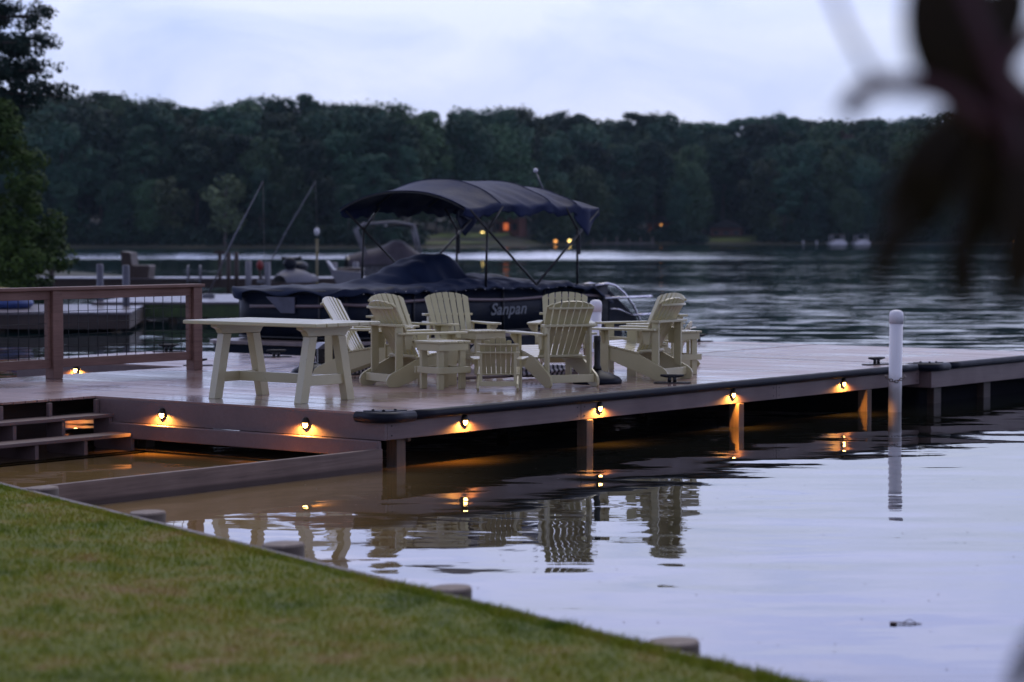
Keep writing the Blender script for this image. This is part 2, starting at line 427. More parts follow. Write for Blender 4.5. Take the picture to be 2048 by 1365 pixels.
# ------------------------------------------------------------------ water
def water_mat():
    t = NT('lake_water')
    pos = t.world()
    xyz = t.new('ShaderNodeSeparateXYZ'); t.l.new(pos, xyz.inputs[0])
    Y = xyz.outputs[1]
    def slopes(scale, vec_scale, detail, rough):
        c = t.noise(t.world(vec_scale), scale, detail, rough, 0.3, 'Color')
        s = t.new('ShaderNodeVectorMath', operation='SUBTRACT'); t.l.new(c, s.inputs[0]); s.inputs[1].default_value = (0.5, 0.5, 0.5)
        return s.outputs[0]
    near = slopes(1.0, (0.55, 2.0, 1), 5, 0.6)
    mid = slopes(1.0, (0.85, 4.6, 1), 4, 0.6)
    patch = t.noise(t.world((0.02, 0.05, 1)), 1.0, 3)
    far = t.rng(Y, 24, 48, 0, 1, True)
    ampn = 0.095
    amp = t.math('MULTIPLY', t.rng(Y, 26, 80, 0.0, 0.105), t.rng(patch, 0.35, 0.65, 0.5, 1.2))
    band = t.math('MULTIPLY', t.rng(Y, 180, 212, 0, 1, True), t.rng(Y, 300, 345, 1, 0, True))
    band = t.math('MULTIPLY', band, t.rng(xyz.outputs[0], 2, 26, 1.0, 0.28))
    amp = t.math('ADD', amp, t.math('MULTIPLY', band, 0.05))
    s1 = t.new('ShaderNodeVectorMath', operation='SCALE'); t.l.new(near, s1.inputs[0]); s1.inputs['Scale'].default_value = ampn
    s2 = t.new('ShaderNodeVectorMath', operation='SCALE'); t.l.new(mid, s2.inputs[0]); t.l.new(amp, s2.inputs['Scale'])
    a = t.new('ShaderNodeVectorMath', operation='ADD'); t.l.new(s1.outputs[0], a.inputs[0]); t.l.new(s2.outputs[0], a.inputs[1])
    band2 = t.math('MULTIPLY', t.rng(Y, 398, 420, 0, 1, True), t.rng(xyz.outputs[0], 4, 16, 0, 0.9))
    lift = t.math('ADD', t.math('MULTIPLY', t.rng(Y, 40, 80, 0.0, 0.009), t.rng(patch, 0.35, 0.65, 0.3, 1.5)), t.math('MULTIPLY', t.math('ADD', band, band2), 0.055))
    cb = t.new('ShaderNodeCombineXYZ'); t.l.new(t.math('MULTIPLY', lift, -1.0), cb.inputs[1])
    a2 = t.new('ShaderNodeVectorMath', operation='ADD'); t.l.new(a.outputs[0], a2.inputs[0]); t.l.new(cb.outputs[0], a2.inputs[1])
    m = t.new('ShaderNodeVectorMath', operation='MULTIPLY'); t.l.new(a2.outputs[0], m.inputs[0]); m.inputs[1].default_value = (0.45, 1, 0)
    b = t.new('ShaderNodeVectorMath', operation='ADD'); t.l.new(m.outputs[0], b.inputs[0]); b.inputs[1].default_value = (0, 0, 1)
    nn = t.new('ShaderNodeVectorMath', operation='NORMALIZE'); t.l.new(b.outputs[0], nn.inputs[0])
    t.l.new(nn.outputs[0], t.b.inputs['Normal'])
    silt = t.noise(t.world((0.25, 0.25, 1)), 1.0, 3)
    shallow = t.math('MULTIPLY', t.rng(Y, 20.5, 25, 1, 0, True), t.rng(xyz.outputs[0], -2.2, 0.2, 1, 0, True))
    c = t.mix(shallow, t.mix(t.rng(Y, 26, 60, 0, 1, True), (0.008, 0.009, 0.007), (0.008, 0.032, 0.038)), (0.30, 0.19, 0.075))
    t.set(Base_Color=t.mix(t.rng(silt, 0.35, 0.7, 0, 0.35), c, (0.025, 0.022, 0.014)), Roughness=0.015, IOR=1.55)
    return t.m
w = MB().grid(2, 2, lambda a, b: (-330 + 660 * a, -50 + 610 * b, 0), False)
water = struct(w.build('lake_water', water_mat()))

# ------------------------------------------------------------------ lawn, seawall, far shore
P0 = Vector((-0.846, 12.27, 0)); DW = Vector((0.541, -0.841, 0)).normalized(); NW = Vector((-DW.y * -1, 0, 0))
NW = Vector((-0.841, -0.541, 0)).normalized()
def LW(s, tt, z): p = P0 + DW * s + NW * tt; return Vector((p.x, p.y, z))
def lawn_z(tt): return 0.385 + 0.022 * min(tt, 9)
def grass_col(t):
    v = t.world()
    big = t.noise(v, 1.3, 4, 0.6, 0.5); small = t.noise(v, 4.0, 4, 0.65); fine = t.noise(v, 40, 2)
    f = t.math('ADD', t.math('MULTIPLY', big, 0.45), t.math('ADD', t.math('MULTIPLY', small, 0.45), t.math('MULTIPLY', fine, 0.1)))
    return t.ramp(f, (0.37, (0.090, 0.150, 0.006)), (0.475, (0.205, 0.245, 0.008)), (0.55, (0.29, 0.265, 0.024)), (0.63, (0.42, 0.26, 0.11)))
t = NT('lawn_soil'); t.set(Base_Color=t.mix(0.5, grass_col(t), (0.045, 0.040, 0.016)), Roughness=0.9); t.bump(t.noise(t.world(), 30, 4), 0.6, 0.02)
g = MB().grid(60, 14, lambda a, b: LW(-60 + 90 * a, 0.03 + 24 * b ** 1.6, lawn_z(0.03 + 24 * b ** 1.6)), True)
struct(g.build('lawn', t.m))
gm = NT('grass_blades'); gm.set(Base_Color=grass_col(gm), Roughness=0.7, Specular_IOR_Level=0.25)
def grass():
    n = 260000
    s = rng.uniform(-6.5, 6.5, n); tt = rng.uniform(0.0, 6.4, n); tt[:16000] = rng.uniform(-0.01, 0.12, 16000)
    px = P0.x + DW.x * s + NW.x * tt; py = P0.y + DW.y * s + NW.y * tt
    keep = (py > 6.2) & (np.abs(px) < 0.29 * py + 0.4)
    s, tt, px, py = s[keep], tt[keep], px[keep], py[keep]; n = len(px)
    z = 0.385 + 0.022 * tt - 0.008
    clump = 0.5 + 0.5 * np.sin(px * 9 + 2 * np.sin(py * 5)) * np.sin(py * 8 + 1.7 * np.sin(px * 6))
    h = rng.uniform(0.018, 0.040, n) * (0.75 + 0.6 * clump)
    edge = np.clip(1 - tt / 0.16, 0, 1) * np.clip((s - 0.2) / 3, 0, 1) * (0.5 + 0.5 * np.sin(s * 4.1) * np.sin(s * 9.7 + 1)); h = h * (1 + 0.7 * edge) * np.where((tt < 0.05) & (s < 0.5), 0.5, 1.0)
    a = rng.uniform(0, 2 * np.pi, n); w = rng.uniform(0.0025, 0.005, n)
    l = rng.normal(0, 0.45, (n, 2)) * h[:, None]
    v = np.empty((n, 3, 3), np.float32)
    v[:, 0] = np.stack([px - w * np.cos(a), py - w * np.sin(a), z], 1)
    v[:, 1] = np.stack([px + w * np.cos(a), py + w * np.sin(a), z], 1)
    v[:, 2] = np.stack([px + l[:, 0], py + l[:, 1], z + h], 1)
    o = raw_mesh('grass', v.reshape(-1, 3), np.arange(n * 3), 3, gm.m)
    o['kind'] = 'stuff'; o['label'] = 'short green lawn grass with brown worn patches'
grass()

sw = thing('seawall', 'low timber seawall capping the edge of the lawn beside the log piles', 'wall', LW(0, 0, 0))
b = MB(); b.box((0, 0, 0), (64, 0.05, 1.2), None)
o = b.build('wall_boards', M['grey_wood'], sw); o.rotation_euler = (0, 0, math.atan2(DW.y, DW.x)); o.location = DW * -14 + Vector((0, 0, -0.212)) - NW * 0.02
PIL = [(-3.264, 16.27, 'log pile top beside the low wooden barrier, farthest of the seawall row'), (-2.314, 14.83, 'second log pile top from the low wooden barrier, by reflected table legs'),
       (-1.305, 13.31, 'middle log pile top of the seawall, third from the low wooden barrier'), (-0.307, 11.65, 'fourth log pile top along the lawn edge, under the reflected chair backs'),
       (0.70, 10.1, 'nearest log pile top at the lawn edge, lowest in the photo')]
for i, (x, y, lb) in enumerate(PIL):
    b = MB(); r = 0.110 + 0.006 * (i % 3)
    n = 26; ph = i * 1.3
    warp = lambda q: [(vx * (1 + 0.03 * math.sin(3 * math.atan2(vy, vx) + ph)), vy * (1 + 0.03 * math.cos(2 * math.atan2(vy, vx) + ph)), vz + 0.03 * vx) for vx, vy, vz in q]
    b.lathe([(r * 1.03, -0.9), (r * 1.02, 0.0), (r, 0.388)], (0, 0, 0), n)
    b.v = warp(b.v)
    o = b.build('log_pile', M['log_side'], None, loc=(x, y, 0))
    c = MB(); c.lathe([(r * 0.99, 0.3885), (r * 0.95, 0.400), (0.02, 0.402)], (0, 0, 0), n, smooth=False); c.v = warp(c.v); c.build('cut_top', M['log_end'], o); tag(o, lb, 'piling', 'log piles along the seawall')

# ------------------------------------------------------------------ dock
def plank_field(b, u0, u1, v0, v1, z, w=0.14, gap=0.012):
    n = max(1, round((u1 - u0) / (w + gap))); st = (u1 - u0) / n
    for i in range(n):
        c = u0 + (i + 0.5) * st
        rot = Matrix.Rotation(random.uniform(-0.007, 0.007), 3, 'Y')
        b.box((c, (v0 + v1) / 2, z - 0.0125 + random.uniform(-0.0012, 0.0012)), (st - gap, v1 - v0 + random.uniform(-0.006, 0.004), 0.025), rot)
def fasc(b, u0, v0, u1, v1, z0, z1, t=0.04):
    a = Vector((u0, v0, (z0 + z1) / 2)); c = Vector((u1, v1, (z0 + z1) / 2)); b.bar(a, c, t, z1 - z0)

def dock_frame(name, label): return thing(name, label, 'dock', (A.x, A.y, 0), DA)
dock = dock_frame('boat_dock', 'wet brown plank dock carrying the cream chairs and picnic table')
b = MB()
plank_field(b, 0.0, 10.27, 0.0, 6.88, ZD)
plank_field(b, -9.0, -0.006, 3.86, 6.42, ZD)
plank_field(b, 4.2, 7.05, 6.886, 10.0, ZD)
b.build('deck_boards', M['deck'], dock, 0.003)
FT = ZD - 0.027
def part(fn, name, mat, parent, bevel=0.004):
    b = MB(); fn(b); return b.build(name, mat, parent, bevel)
part(lambda b: fasc(b, 0.02, 0.0, 0.02, 3.86, 0.27, FT), 'fascia_board', M['fascia'], dock)
part(lambda b: fasc(b, -0.03, 0.03, -0.03, 3.62, 0.115, 0.268, 0.05), 'fascia_board', M['fascia'], dock, 0.01)
for a0, a1 in ((0.042, 3.05), (3.056, 6.85), (6.856, 10.30)):
    part(lambda b: fasc(b, a0, 0.02, a1, 0.02, 0.27, FT), 'fascia_board', M['fascia'], dock)
    for uu in (a0 + 0.06, a1 - 0.06):
        for zz in (0.31, 0.40): part(lambda b: b.tube([(uu, 0.004, zz), (uu, -0.005, zz)], 0.007, 8), 'bolt', M['black_metal'], dock, 0)
part(lambda b: fasc(b, 4.22, 6.9, 4.22, 10.0, 0.24, FT), 'fascia_board', M['fascia'], dock)
part(lambda b: fasc(b, 4.242, 9.98, 7.05, 9.98, 0.24, FT), 'fascia_board', M['fascia'], dock)
part(lambda b: fasc(b, -9, 4.5, -0.0, 4.5, -0.1, FT), 'fascia_board', M['dark_wood'], dock)  # added dark board, stands in for the shade in the open gap behind the stairs
part(lambda b: fasc(b, -9, 6.40, 4.195, 6.40, 0.10, FT), 'fascia_board', M['fascia'], dock)
part(lambda b: fasc(b, 10.28, 0.045, 10.28, 6.86, 0.27, FT), 'fascia_board', M['fascia'], dock)
# dark joists under the deck
for v in (1.5, 3.0, 4.6, 6.2):
    part(lambda b: fasc(b, 0.05, v, 10.25, v, 0.30, FT - 0.01, 0.05), 'joist', M['dark_wood'], dock, 0)
# bumper along the right edge and corner guards
part(lambda b: b.tube([(0.34 + 9.8 * i / 30, -0.03, ZD - 0.035) for i in range(31)], 0.046, 10), 'rubber_bumper', M['black_rubber'], dock, 0)
def guard(b, u, v, su, sv):
    pts = []
    for i in range(9):
        a = math.pi * (1.0 + 0.5 * i / 8)
        pts.append((u + 0.09 + 0.13 * math.cos(a), v + 0.09 + 0.13 * math.sin(a)))
    pts = [(u - 0.04, v + 0.30)] + pts + [(u + 0.36, v - 0.04)]
    b.tube([(x, y, ZD - 0.04) for x, y in pts], 0.052, 10)
    b.prism([(u + 0.0, v + 0.26), (u + 0.0, v + 0.06), (u + 0.06, v + 0.0), (u + 0.32, v + 0.0), (u + 0.24, v + 0.12), (u + 0.12, v + 0.24)], ZD + 0.002, ZD + 0.016, lambda a, c, h: Vector((a, c, h)))
    for q in ((0.05, 0.18), (0.06, 0.06), (0.2, 0.04)): b.lathe([(0.016, 0), (0.012, 0.012), (0.002, 0.014)], (u + q[0], v + q[1], ZD + 0.016), 8)
part(lambda b: guard(b, 0, 0, 1, 1), 'corner_guard', M['black_rubber'], dock, 0)
# piles
for u, v in ((3.17, 0.035), (6.06, 0.035), (9.0, 0.05)):
    part(lambda b: b.box((u, v, -0.317), (0.115, 0.13, 1.17)), 'pile', M['pile_wood'], dock, 0.008)
for u, v in ((0.35, 0.16), (0.35, 3.5), (3.15, 3.4), (6.05, 3.4), (9.0, 3.4), (4.5, 9.6), (6.7, 9.6), (-2.4, 6.2)):
    part(lambda b: (b.box((u, v, -0.3), (0.13, 0.13, 1.15)), b.box((u + 0.09, v, 0.36), (0.05, 0.18, 0.26))), 'pile', M['post_wood'], dock, 0.008)
def cleat(u, v, rz, parent, big=1.0):
    b = MB()
    b.prism([(-0.20, -0.05), (-0.16, -0.075), (0.16, -0.075), (0.20, -0.05), (0.20, 0.05), (0.16, 0.075), (-0.16, 0.075), (-0.20, 0.05)], 0.001, 0.012, lambda a, c, h: Vector((a, c, h)))
    b.tube([(-0.03, 0, 0.01), (-0.028, 0, 0.07)], 0.02, 8); b.tube([(0.03, 0, 0.01), (0.028, 0, 0.07)], 0.02, 8)
    b.tube([(-0.13, 0, 0.085), (-0.06, 0, 0.078), (0.06, 0, 0.078), (0.13, 0, 0.085)], [0.012, 0.02, 0.02, 0.012], 8)
    o = b.build('cleat', M['black_metal'], parent, 0, loc=(u, v, ZD + 0.001)); o.rotation_euler = (0, 0, rz); o.scale = (big,) * 3
    return o
cleat(5.25, 0.36, R(-50), dock); cleat(9.85, 0.36, R(-20), dock); cleat(6.7, 9.75, R(-40), dock, 1.1); cleat(6.6, 7.6, R(-40), dock); cleat(4.5, 6.95, R(-40), dock, 0.9)

dock2 = dock_frame('floating_platform', 'farther wet dock platform past the white piling, with a corner at the right')
b = MB()
plank_field(b, 10.36, 14.1, -0.14, 3.67, ZD)
plank_field(b, 10.36, 14.1, 3.74, 6.9, ZD)
b.build('deck_boards', M['deck'], dock2, 0.003)
part(lambda b: fasc(b, 10.36, -0.12, 14.1, -0.12, 0.22, FT), 'fascia_board', M['fascia'], dock2)
part(lambda b: fasc(b, 10.38, -0.098, 10.38, 6.9, 0.22, FT), 'fascia_board', M['fascia'], dock2)
part(lambda b: fasc(b, 14.08, -0.098, 14.08, 6.9, 0.22, FT), 'fascia_board', M['fascia'], dock2)
part(lambda b: b.tube([(10.75 + 3.35 * i / 12, -0.17, ZD - 0.035) for i in range(13)], 0.046, 10), 'rubber_bumper', M['black_rubber'], dock2, 0)
part(lambda b: guard(b, 10.36, -0.14, 1, 1), 'corner_guard', M['black_rubber'], dock2, 0)
for u, v in ((10.8, 0.1), (12.2, 0.1), (13.7, 0.1), (10.8, 3.0), (13.7, 3.0)):
    part(lambda b: b.box((u, v, -0.3), (0.2, 0.2, 1.05)), 'pile', M['dark_wood'], dock2, 0.01)
part(lambda b: b.box((12.25, 3.4, 0.05), (3.5, 6.6, 0.36)), 'float', M['void_black'], dock2, 0.05)
cleat(13.75, 5.6, R(-40), dock2, 1.2)

# white mooring pilings with caps
def piling(name, u, v, ztop, label, r=0.08):
    p = D(u, v, 0); th = thing(name, label, 'piling', p, 0, 'white capped pilings at the dock')
    th.rotation_euler = (R(0.4), R(0.5), 0)
    b = MB(); b.lathe([(r, -1.0), (r, ztop - 0.16)], (0, 0, 0), 24); b.build('sleeve', M['pvc'], th)
    b = MB(); b.lathe([(r * 1.07, ztop - 0.16), (r * 1.07, ztop - 0.05), (r * 0.95, ztop - 0.02), (r * 0.6, ztop), (0.01, ztop + 0.006)], (0, 0, 0), 24); b.build('cap', M['pvc'], th)
    return th
pl = piling('mooring_piling', 9.13, -0.29, 1.235, 'tall white capped piling standing in the water at the dock edge with a chain')
b = MB()
for i in range(14):
    a0 = -0.2 + 2 * math.pi * i / 14 * 0.62 + 2.9; rr = 0.115
    c = Vector((rr * math.cos(a0), rr * math.sin(a0), 0.37 + 0.06 * abs(math.sin(i / 13 * math.pi - math.pi / 2))))
    tg = Vector((-math.sin(a0), math.cos(a0), 0)); up = Vector((0, 0, 1)) if i % 2 else Vector((math.cos(a0), math.sin(a0), 0))
    b.tube([c + tg * 0.026 * math.cos(k * math.pi / 4) + up * 0.016 * math.sin(k * math.pi / 4) for k in range(9)], 0.005, 6, False)
b.build('chain', M['chain'], pl)
piling('mooring_piling', 10.33, 5.05, 1.24, 'white capped piling behind the round umbrella base, dark boat behind it')

# ------------------------------------------------------------------ dock lights
def step_light(u, v, z, inward, label, k):
    # inward: rotation in the dock frame; local -y is the outward normal
    p = D(u, v, z)
    th = thing('dock_light', label, 'light', p, DA + inward, 'half-moon lights along the dock edge')
    if k == 0:
        n = 24; b = MB(); rx, rz = 0.042, 0.056
        def ell(s, y): return [(s * rx * math.cos(2 * math.pi * i / n), y, s * rz * math.sin(2 * math.pi * i / n)) for i in range(n)]
        rings = [ell(1.0, 0.0), ell(1.0, -0.016), ell(0.86, -0.020), ell(0.80, -0.014)]
        vs = [q for r_ in rings for q in r_]
        fs = [(j * n + i, j * n + (i + 1) % n, (j + 1) * n + (i + 1) % n, (j + 1) * n + i) for j in range(3) for i in range(n)]
        b.add(vs, fs, True); b.build('housing', M['bronze'], th)
        b = MB()
        def hood(a, c):
            an = math.pi * a; k2 = c
            return (rx * 0.98 * math.cos(an) * math.cos(k2 * math.pi / 2 * 0.98), -0.016 - 0.030 * math.sin(k2 * math.pi / 2), rz * 0.98 * math.sin(an) * math.cos(k2 * math.pi / 2 * 0.98) + 0.002)
        b.grid(15, 8, hood); b.build('hood', M['bronze'], th, solid=0.003)
        b = MB()
        pts = [(rx * 0.82 * math.cos(math.pi + math.pi * i / 14), rz * 0.82 * math.sin(math.pi + math.pi * i / 14)) for i in range(15)]
        b.prism(pts, -0.008, -0.018, lambda a, c, h: Vector((a, h, c))); b.build('lens', M['lens'], th)
    else:
        for ch in LIGHT0.children:
            if ch.type == 'MESH':
                c = ch.copy(); COL.objects.link(c); c.parent = th
    ld = bpy.data.lights.new('lamp', 'SPOT'); ld.energy = 75.0; ld.color = (1.0, 0.40, 0.07); ld.spot_size = R(168); ld.spot_blend = 0.55; ld.shadow_soft_size = 0.012
    lo = bpy.data.objects.new('lamp', ld); COL.objects.link(lo); lo.parent = th; lo.location = (0, -0.032, -0.012)
    lo.rotation_euler = (R(20), 0, 0)
    return th
LIGHT0 = step_light(0.0, 2.89, 0.385, R(-90), 'lit half-moon dock light beside the stairs on the left-facing fascia', 0)
step_light(0.0, 0.967, 0.385, R(-90), 'lit half-moon dock light under the picnic table, left of the black corner guard', 1)
for i, (u, lb) in enumerate(((1.16, 'lit half-moon dock light just right of the black corner guard'), (3.37, 'lit half-moon dock light below the round umbrella base'),
                             (5.92, 'lit half-moon dock light above the orange-lit pile, right of the chairs'), (8.38, 'lit half-moon dock light nearest the tall white piling'))):
    step_light(u, 0.0, 0.385, 0.0, lb, 1)
step_light(4.2, 8.85, 0.425, R(-90), 'lit half-moon dock light behind the wire railing', 1)

# ------------------------------------------------------------------ stairs into the water and low barrier
st = thing('dock_stairs', 'open wooden stairs going down from the dock into the water', 'stairs', (A.x, A.y, 0), DA)
TR = [(3.59, 0.35), (3.27, 0.175), (2.98, 0.0)]
for k, (v, z) in enumerate(TR):
    part(lambda b: (b.box((-2.6, v + 0.075, z - 0.018), (5.24, 0.142, 0.036)), b.box((-2.6, v + 0.225, z - 0.018), (5.24, 0.142, 0.036))), 'tread', M['grey_wood'] if k == 2 else M['fascia'], st, 0.006)
for i in range(9):
    u = -0.03 - 0.62 * i
    def stringer(b):
        poly = [(3.84, 0.44), (3.84, 0.0), (3.2, -0.25), (2.95, -0.25), (2.95, -0.04), (3.29, -0.04), (3.29, 0.135), (3.61, 0.135), (3.61, 0.31), (3.84, 0.31)]
        poly = [(3.84, 0.485), (3.80, 0.485), (3.80, 0.31), (3.61, 0.31), (3.61, 0.136), (3.29, 0.136), (3.29, -0.04), (3.0, -0.04), (3.0, -0.3), (3.3, -0.3), (3.84, 0.02)]
        b.prism(poly, u - 0.022, u + 0.022, lambda a, c, h: Vector((h, a, c)))
    part(stringer, 'stringer', M['fascia'], st, 0.003)

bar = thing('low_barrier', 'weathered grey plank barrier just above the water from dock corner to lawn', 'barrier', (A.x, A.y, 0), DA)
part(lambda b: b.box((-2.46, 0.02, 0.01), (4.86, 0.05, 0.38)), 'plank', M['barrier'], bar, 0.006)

# ------------------------------------------------------------------ railing
ra = thing('deck_railing', 'brown wooden railing with black wire mesh panels at the left of the dock', 'railing', (A.x, A.y, 0), DA)
PU = [3.83, 1.62, -0.6, -2.8]; RV = 6.33
for u in PU:
    part(lambda b: b.box((u, RV, ZD + 0.5), (0.14, 0.14, 1.0)), 'post', M['rail_wood'], ra, 0.006)
part(lambda b: b.box((0.5, RV, ZD + 1.02), (6.85, 0.19, 0.036)), 'top_rail', M['rail_wood'], ra, 0.006)
for i in range(3):
    u1, u0 = PU[i] - 0.072, PU[i + 1] + 0.072; c = (u0 + u1) / 2; L = u1 - u0
    part(lambda b: b.box((c, RV, ZD + 0.948), (L, 0.05, 0.10)), 'upper_rail', M['rail_wood'], ra)
    part(lambda b: b.box((c, RV, ZD + 0.175), (L, 0.06, 0.10)), 'lower_rail', M['rail_wood'], ra)
    for uu in (u0 + 0.022, u1 - 0.022):
        part(lambda b: b.box((uu, RV, ZD + 0.56), (0.042, 0.06, 0.668)), 'stile', M['rail_wood'], ra)
    def mesh(b):
        n = int(L / 0.145)
        for k in range(1, n): b.tube([(u0 + k * L / n, RV, ZD + 0.226), (u0 + k * L / n, RV, ZD + 0.897)], 0.0048, 5)
        for k in range(1, 5): b.tube([(u0 + 0.02, RV - 0.005, ZD + 0.226 + k * 0.134), (u1 - 0.02, RV - 0.005, ZD + 0.226 + k * 0.134)], 0.003, 5)
    part(mesh, 'wire_mesh', M['wire'], ra, 0)

# ------------------------------------------------------------------ picnic table (long axis along v)
TC = D(0.33 + 0.47, 1.14 + 0.90)
tb = thing('picnic_table', 'cream painted plank picnic table on splayed legs near the dock corner', 'table', TC, DA)
def tabletop(b):
    n = 6; w = 0.94 / n
    for i in range(n): b.box((-0.47 + (i + 0.5) * w, random.uniform(-0.006, 0.006), 0.762 + random.uniform(-0.001, 0.001)), (w - 0.006, 1.80, 0.038))
part(tabletop, 'tabletop', M['cream_table'], tb, 0.008)
for y in (-0.58, 0.58):
    def bearer(b):
        b.prism([(-0.36, 0.742), (0.36, 0.742), (0.36, 0.715), (0.30, 0.69), (0.27, 0.645), (-0.27, 0.645), (-0.30, 0.69), (-0.36, 0.715)], y - 0.04, y + 0.04, lambda a, c, h: Vector((a, h, c)))
    part(bearer, 'bearer', M['cream_table'], tb, 0.004)
    for s in (-1, 1):
        def leg(b):
            b.prism([(s * 0.15, 0.643), (s * 0.26, 0.643), (s * 0.395, 0.0), (s * 0.285, 0.0)], y - 0.045, y + 0.045, lambda a, c, h: Vector((a, h, c)))
        part(leg, 'leg', M['cream_table'], tb, 0.005)
    part(lambda b: b.box((0, y, 0.215), (0.52, 0.038, 0.10)), 'crossbar', M['cream_table'], tb, 0.004)
part(lambda b: b.box((0, 0, 0.215), (0.045, 1.12, 0.098)), 'stretcher', M['cream_table'], tb, 0.004)

# ------------------------------------------------------------------ adirondack chairs
CH_G = 'cream adirondack chairs on the dock'
def slat_dir():
    p0 = Vector((0, -0.10, 0.30)); p1 = Vector((0, -0.455, 0.918)); return p0, (p1 - p0).normalized(), (p1 - p0).length
def make_chair(label, loc, rz):
    th = thing('adirondack_chair', label, 'chair', loc, rz, CH_G)
    W2 = 0.275; m = M['cream']
    p0, d, L = slat_dir(); nrm = Vector((0, d.z, -d.y)) # forward-up normal of the back plane
    def backrest(b):
        n = 7
        for i in range(n):
            t = (i - 3) / 3
            wb, wt_ = 0.056, 0.069
            xb, xt = (i - 3) * 0.068, (i - 3) * 0.083
            top = L - 0.075 * t * t
            curve = 0.018 * t * t
            arc = lambda q: L - 0.078 * (abs(q) / 3.5) ** 2.2
            prof = [(-wb / 2, 0), (wb / 2, 0), (wt_ / 2, arc(i - 3 + 0.5)), (wt_ / 5, arc(i - 3 + 0.2)), (-wt_ / 5, arc(i - 3 - 0.2)), (-wt_ / 2, arc(i - 3 - 0.5))]
            def fn(a, c, h):
                f = c / L; x = xb + (xt - xb) * f + a
                return p0 + d * c + nrm * (h + curve) + Vector((x, 0, 0))
            b.prism(prof, 0, 0.02, fn)
    part(backrest, 'backrest', m, th, 0.003)
    def seat(b):
        for i in range(6):
            f = i / 5; y = 0.43 - 0.102 * i; z = 0.392 - 0.020 * i + (0.0 if i else -0.012)
            b.box((0, y, z), (2 * W2 + 0.055, 0.092, 0.02), Matrix.Rotation(0.19 if i else 0.75, 3, 'X').to_3x3() if True else None)
    def seat2(b):
        b.box((0, 0.452, 0.375), (2 * W2 + 0.055, 0.02, 0.075))
        for i in range(6):
            y = 0.40 - 0.097 * i; z = 0.4025 - 0.0175 * i
            b.box((0, y, z), (2 * W2 + 0.055, 0.088, 0.02), Matrix.Rotation(0.178, 3, 'X'))
    part(seat2, 'seat', m, th, 0.003)
    for s in (-1, 1):
        def rail(b):
            poly = [(0.44, 0.395), (0.44, 0.27), (0.36, 0.255), (-0.36, 0.0), (-0.475, 0.0), (-0.505, 0.03), (-0.51, 0.075), (-0.49, 0.115), (-0.45, 0.145), (-0.12, 0.295)]
            b.prism(poly, s * W2 - 0.013, s * W2 + 0.013, lambda a, c, h: Vector((h, a, c)))
        part(rail, 'side_rail', m, th, 0.004)
        part(lambda b: b.prism([(0.25, 0.0), (0.37, 0.0), (0.37, 0.555), (0.25, 0.555)], s * (W2 + 0.014), s * (W2 + 0.040), lambda a, c, h: Vector((h, a, c))), 'front_leg', m, th, 0.003)
        part(lambda b: b.prism([(0.265, 0.553), (0.355, 0.553), (0.355, 0.53), (0.30, 0.40), (0.27, 0.40)], s * (W2 + 0.041), s * (W2 + 0.045), lambda a, c, h: Vector((h, a, c))) if False else
             b.prism([(0.041, 0.553), (0.125, 0.553), (0.125, 0.53), (0.075, 0.46), (0.041, 0.40)], 0.295, 0.32, lambda a, c, h: Vector((s * (W2 + a), h, c))), 'arm_bracket', m, th, 0.002)
        def arm(b):
            xi = W2 - 0.02
            poly = [(xi + 0.01, -0.36), (xi + 0.075, -0.36), (xi + 0.10, -0.1), (xi + 0.15, 0.25), (xi + 0.155, 0.42), (xi + 0.125, 0.47), (xi + 0.02, 0.47), (xi - 0.005, 0.43), (xi + 0.0, 0.1)]
            b.prism(poly, 0.556, 0.580, lambda a, c, h: Vector((s * a, c, h)))
        part(arm, 'armrest', m, th, 0.005)
        def bpost(b):
            b.prism([(-0.375, 0.14), (-0.285, 0.17), (-0.285, 0.645), (-0.375, 0.645)], s * (W2 - 0.014), s * (W2 - 0.04), lambda a, c, h: Vector((h, a, c)))
        part(bpost, 'back_post', m, th, 0.003)
        part(lambda b: b.prism([(-0.27, 0.40), (-0.20, 0.40), (-0.18, 0.554), (-0.284, 0.554)], s * (W2 - 0.012), s * (W2 + 0.014), lambda a, c, h: Vector((h, a, c))), 'arm_support', m, th, 0.003)
    # curved braces behind the slats
    def brace(b, zc, hw, depth, thick, cur):
        yb = p0.y + (zc - p0.z) / d.z * d.y
        n = 8; fr = []; bk = []
        for i in range(n + 1):
            x = -hw + 2 * hw * i / n
            fr.append((x, yb + 0.010 - 0.004)); bk.append((x, yb - depth + cur * (x / hw) ** 2))
        b.prism(fr + bk[::-1], zc, zc + thick, lambda a, c, h: Vector((a, c - 0.012, h)))
    part(lambda b: brace(b, 0.648, 0.31, 0.10, 0.026, 0.0), 'mid_brace', m, th, 0.003)
    part(lambda b: brace(b, 0.835, 0.265, 0.055, 0.024, 0.05), 'upper_brace', m, th, 0.003)
    part(lambda b: brace(b, 0.315, 0.262, 0.07, 0.024, 0.05), 'lower_brace', m, th, 0.003)
    part(lambda b: b.box((0, -0.43, 0.095), (2 * W2 - 0.03, 0.024, 0.085)), 'crossbar', m, th, 0.003)
    return th
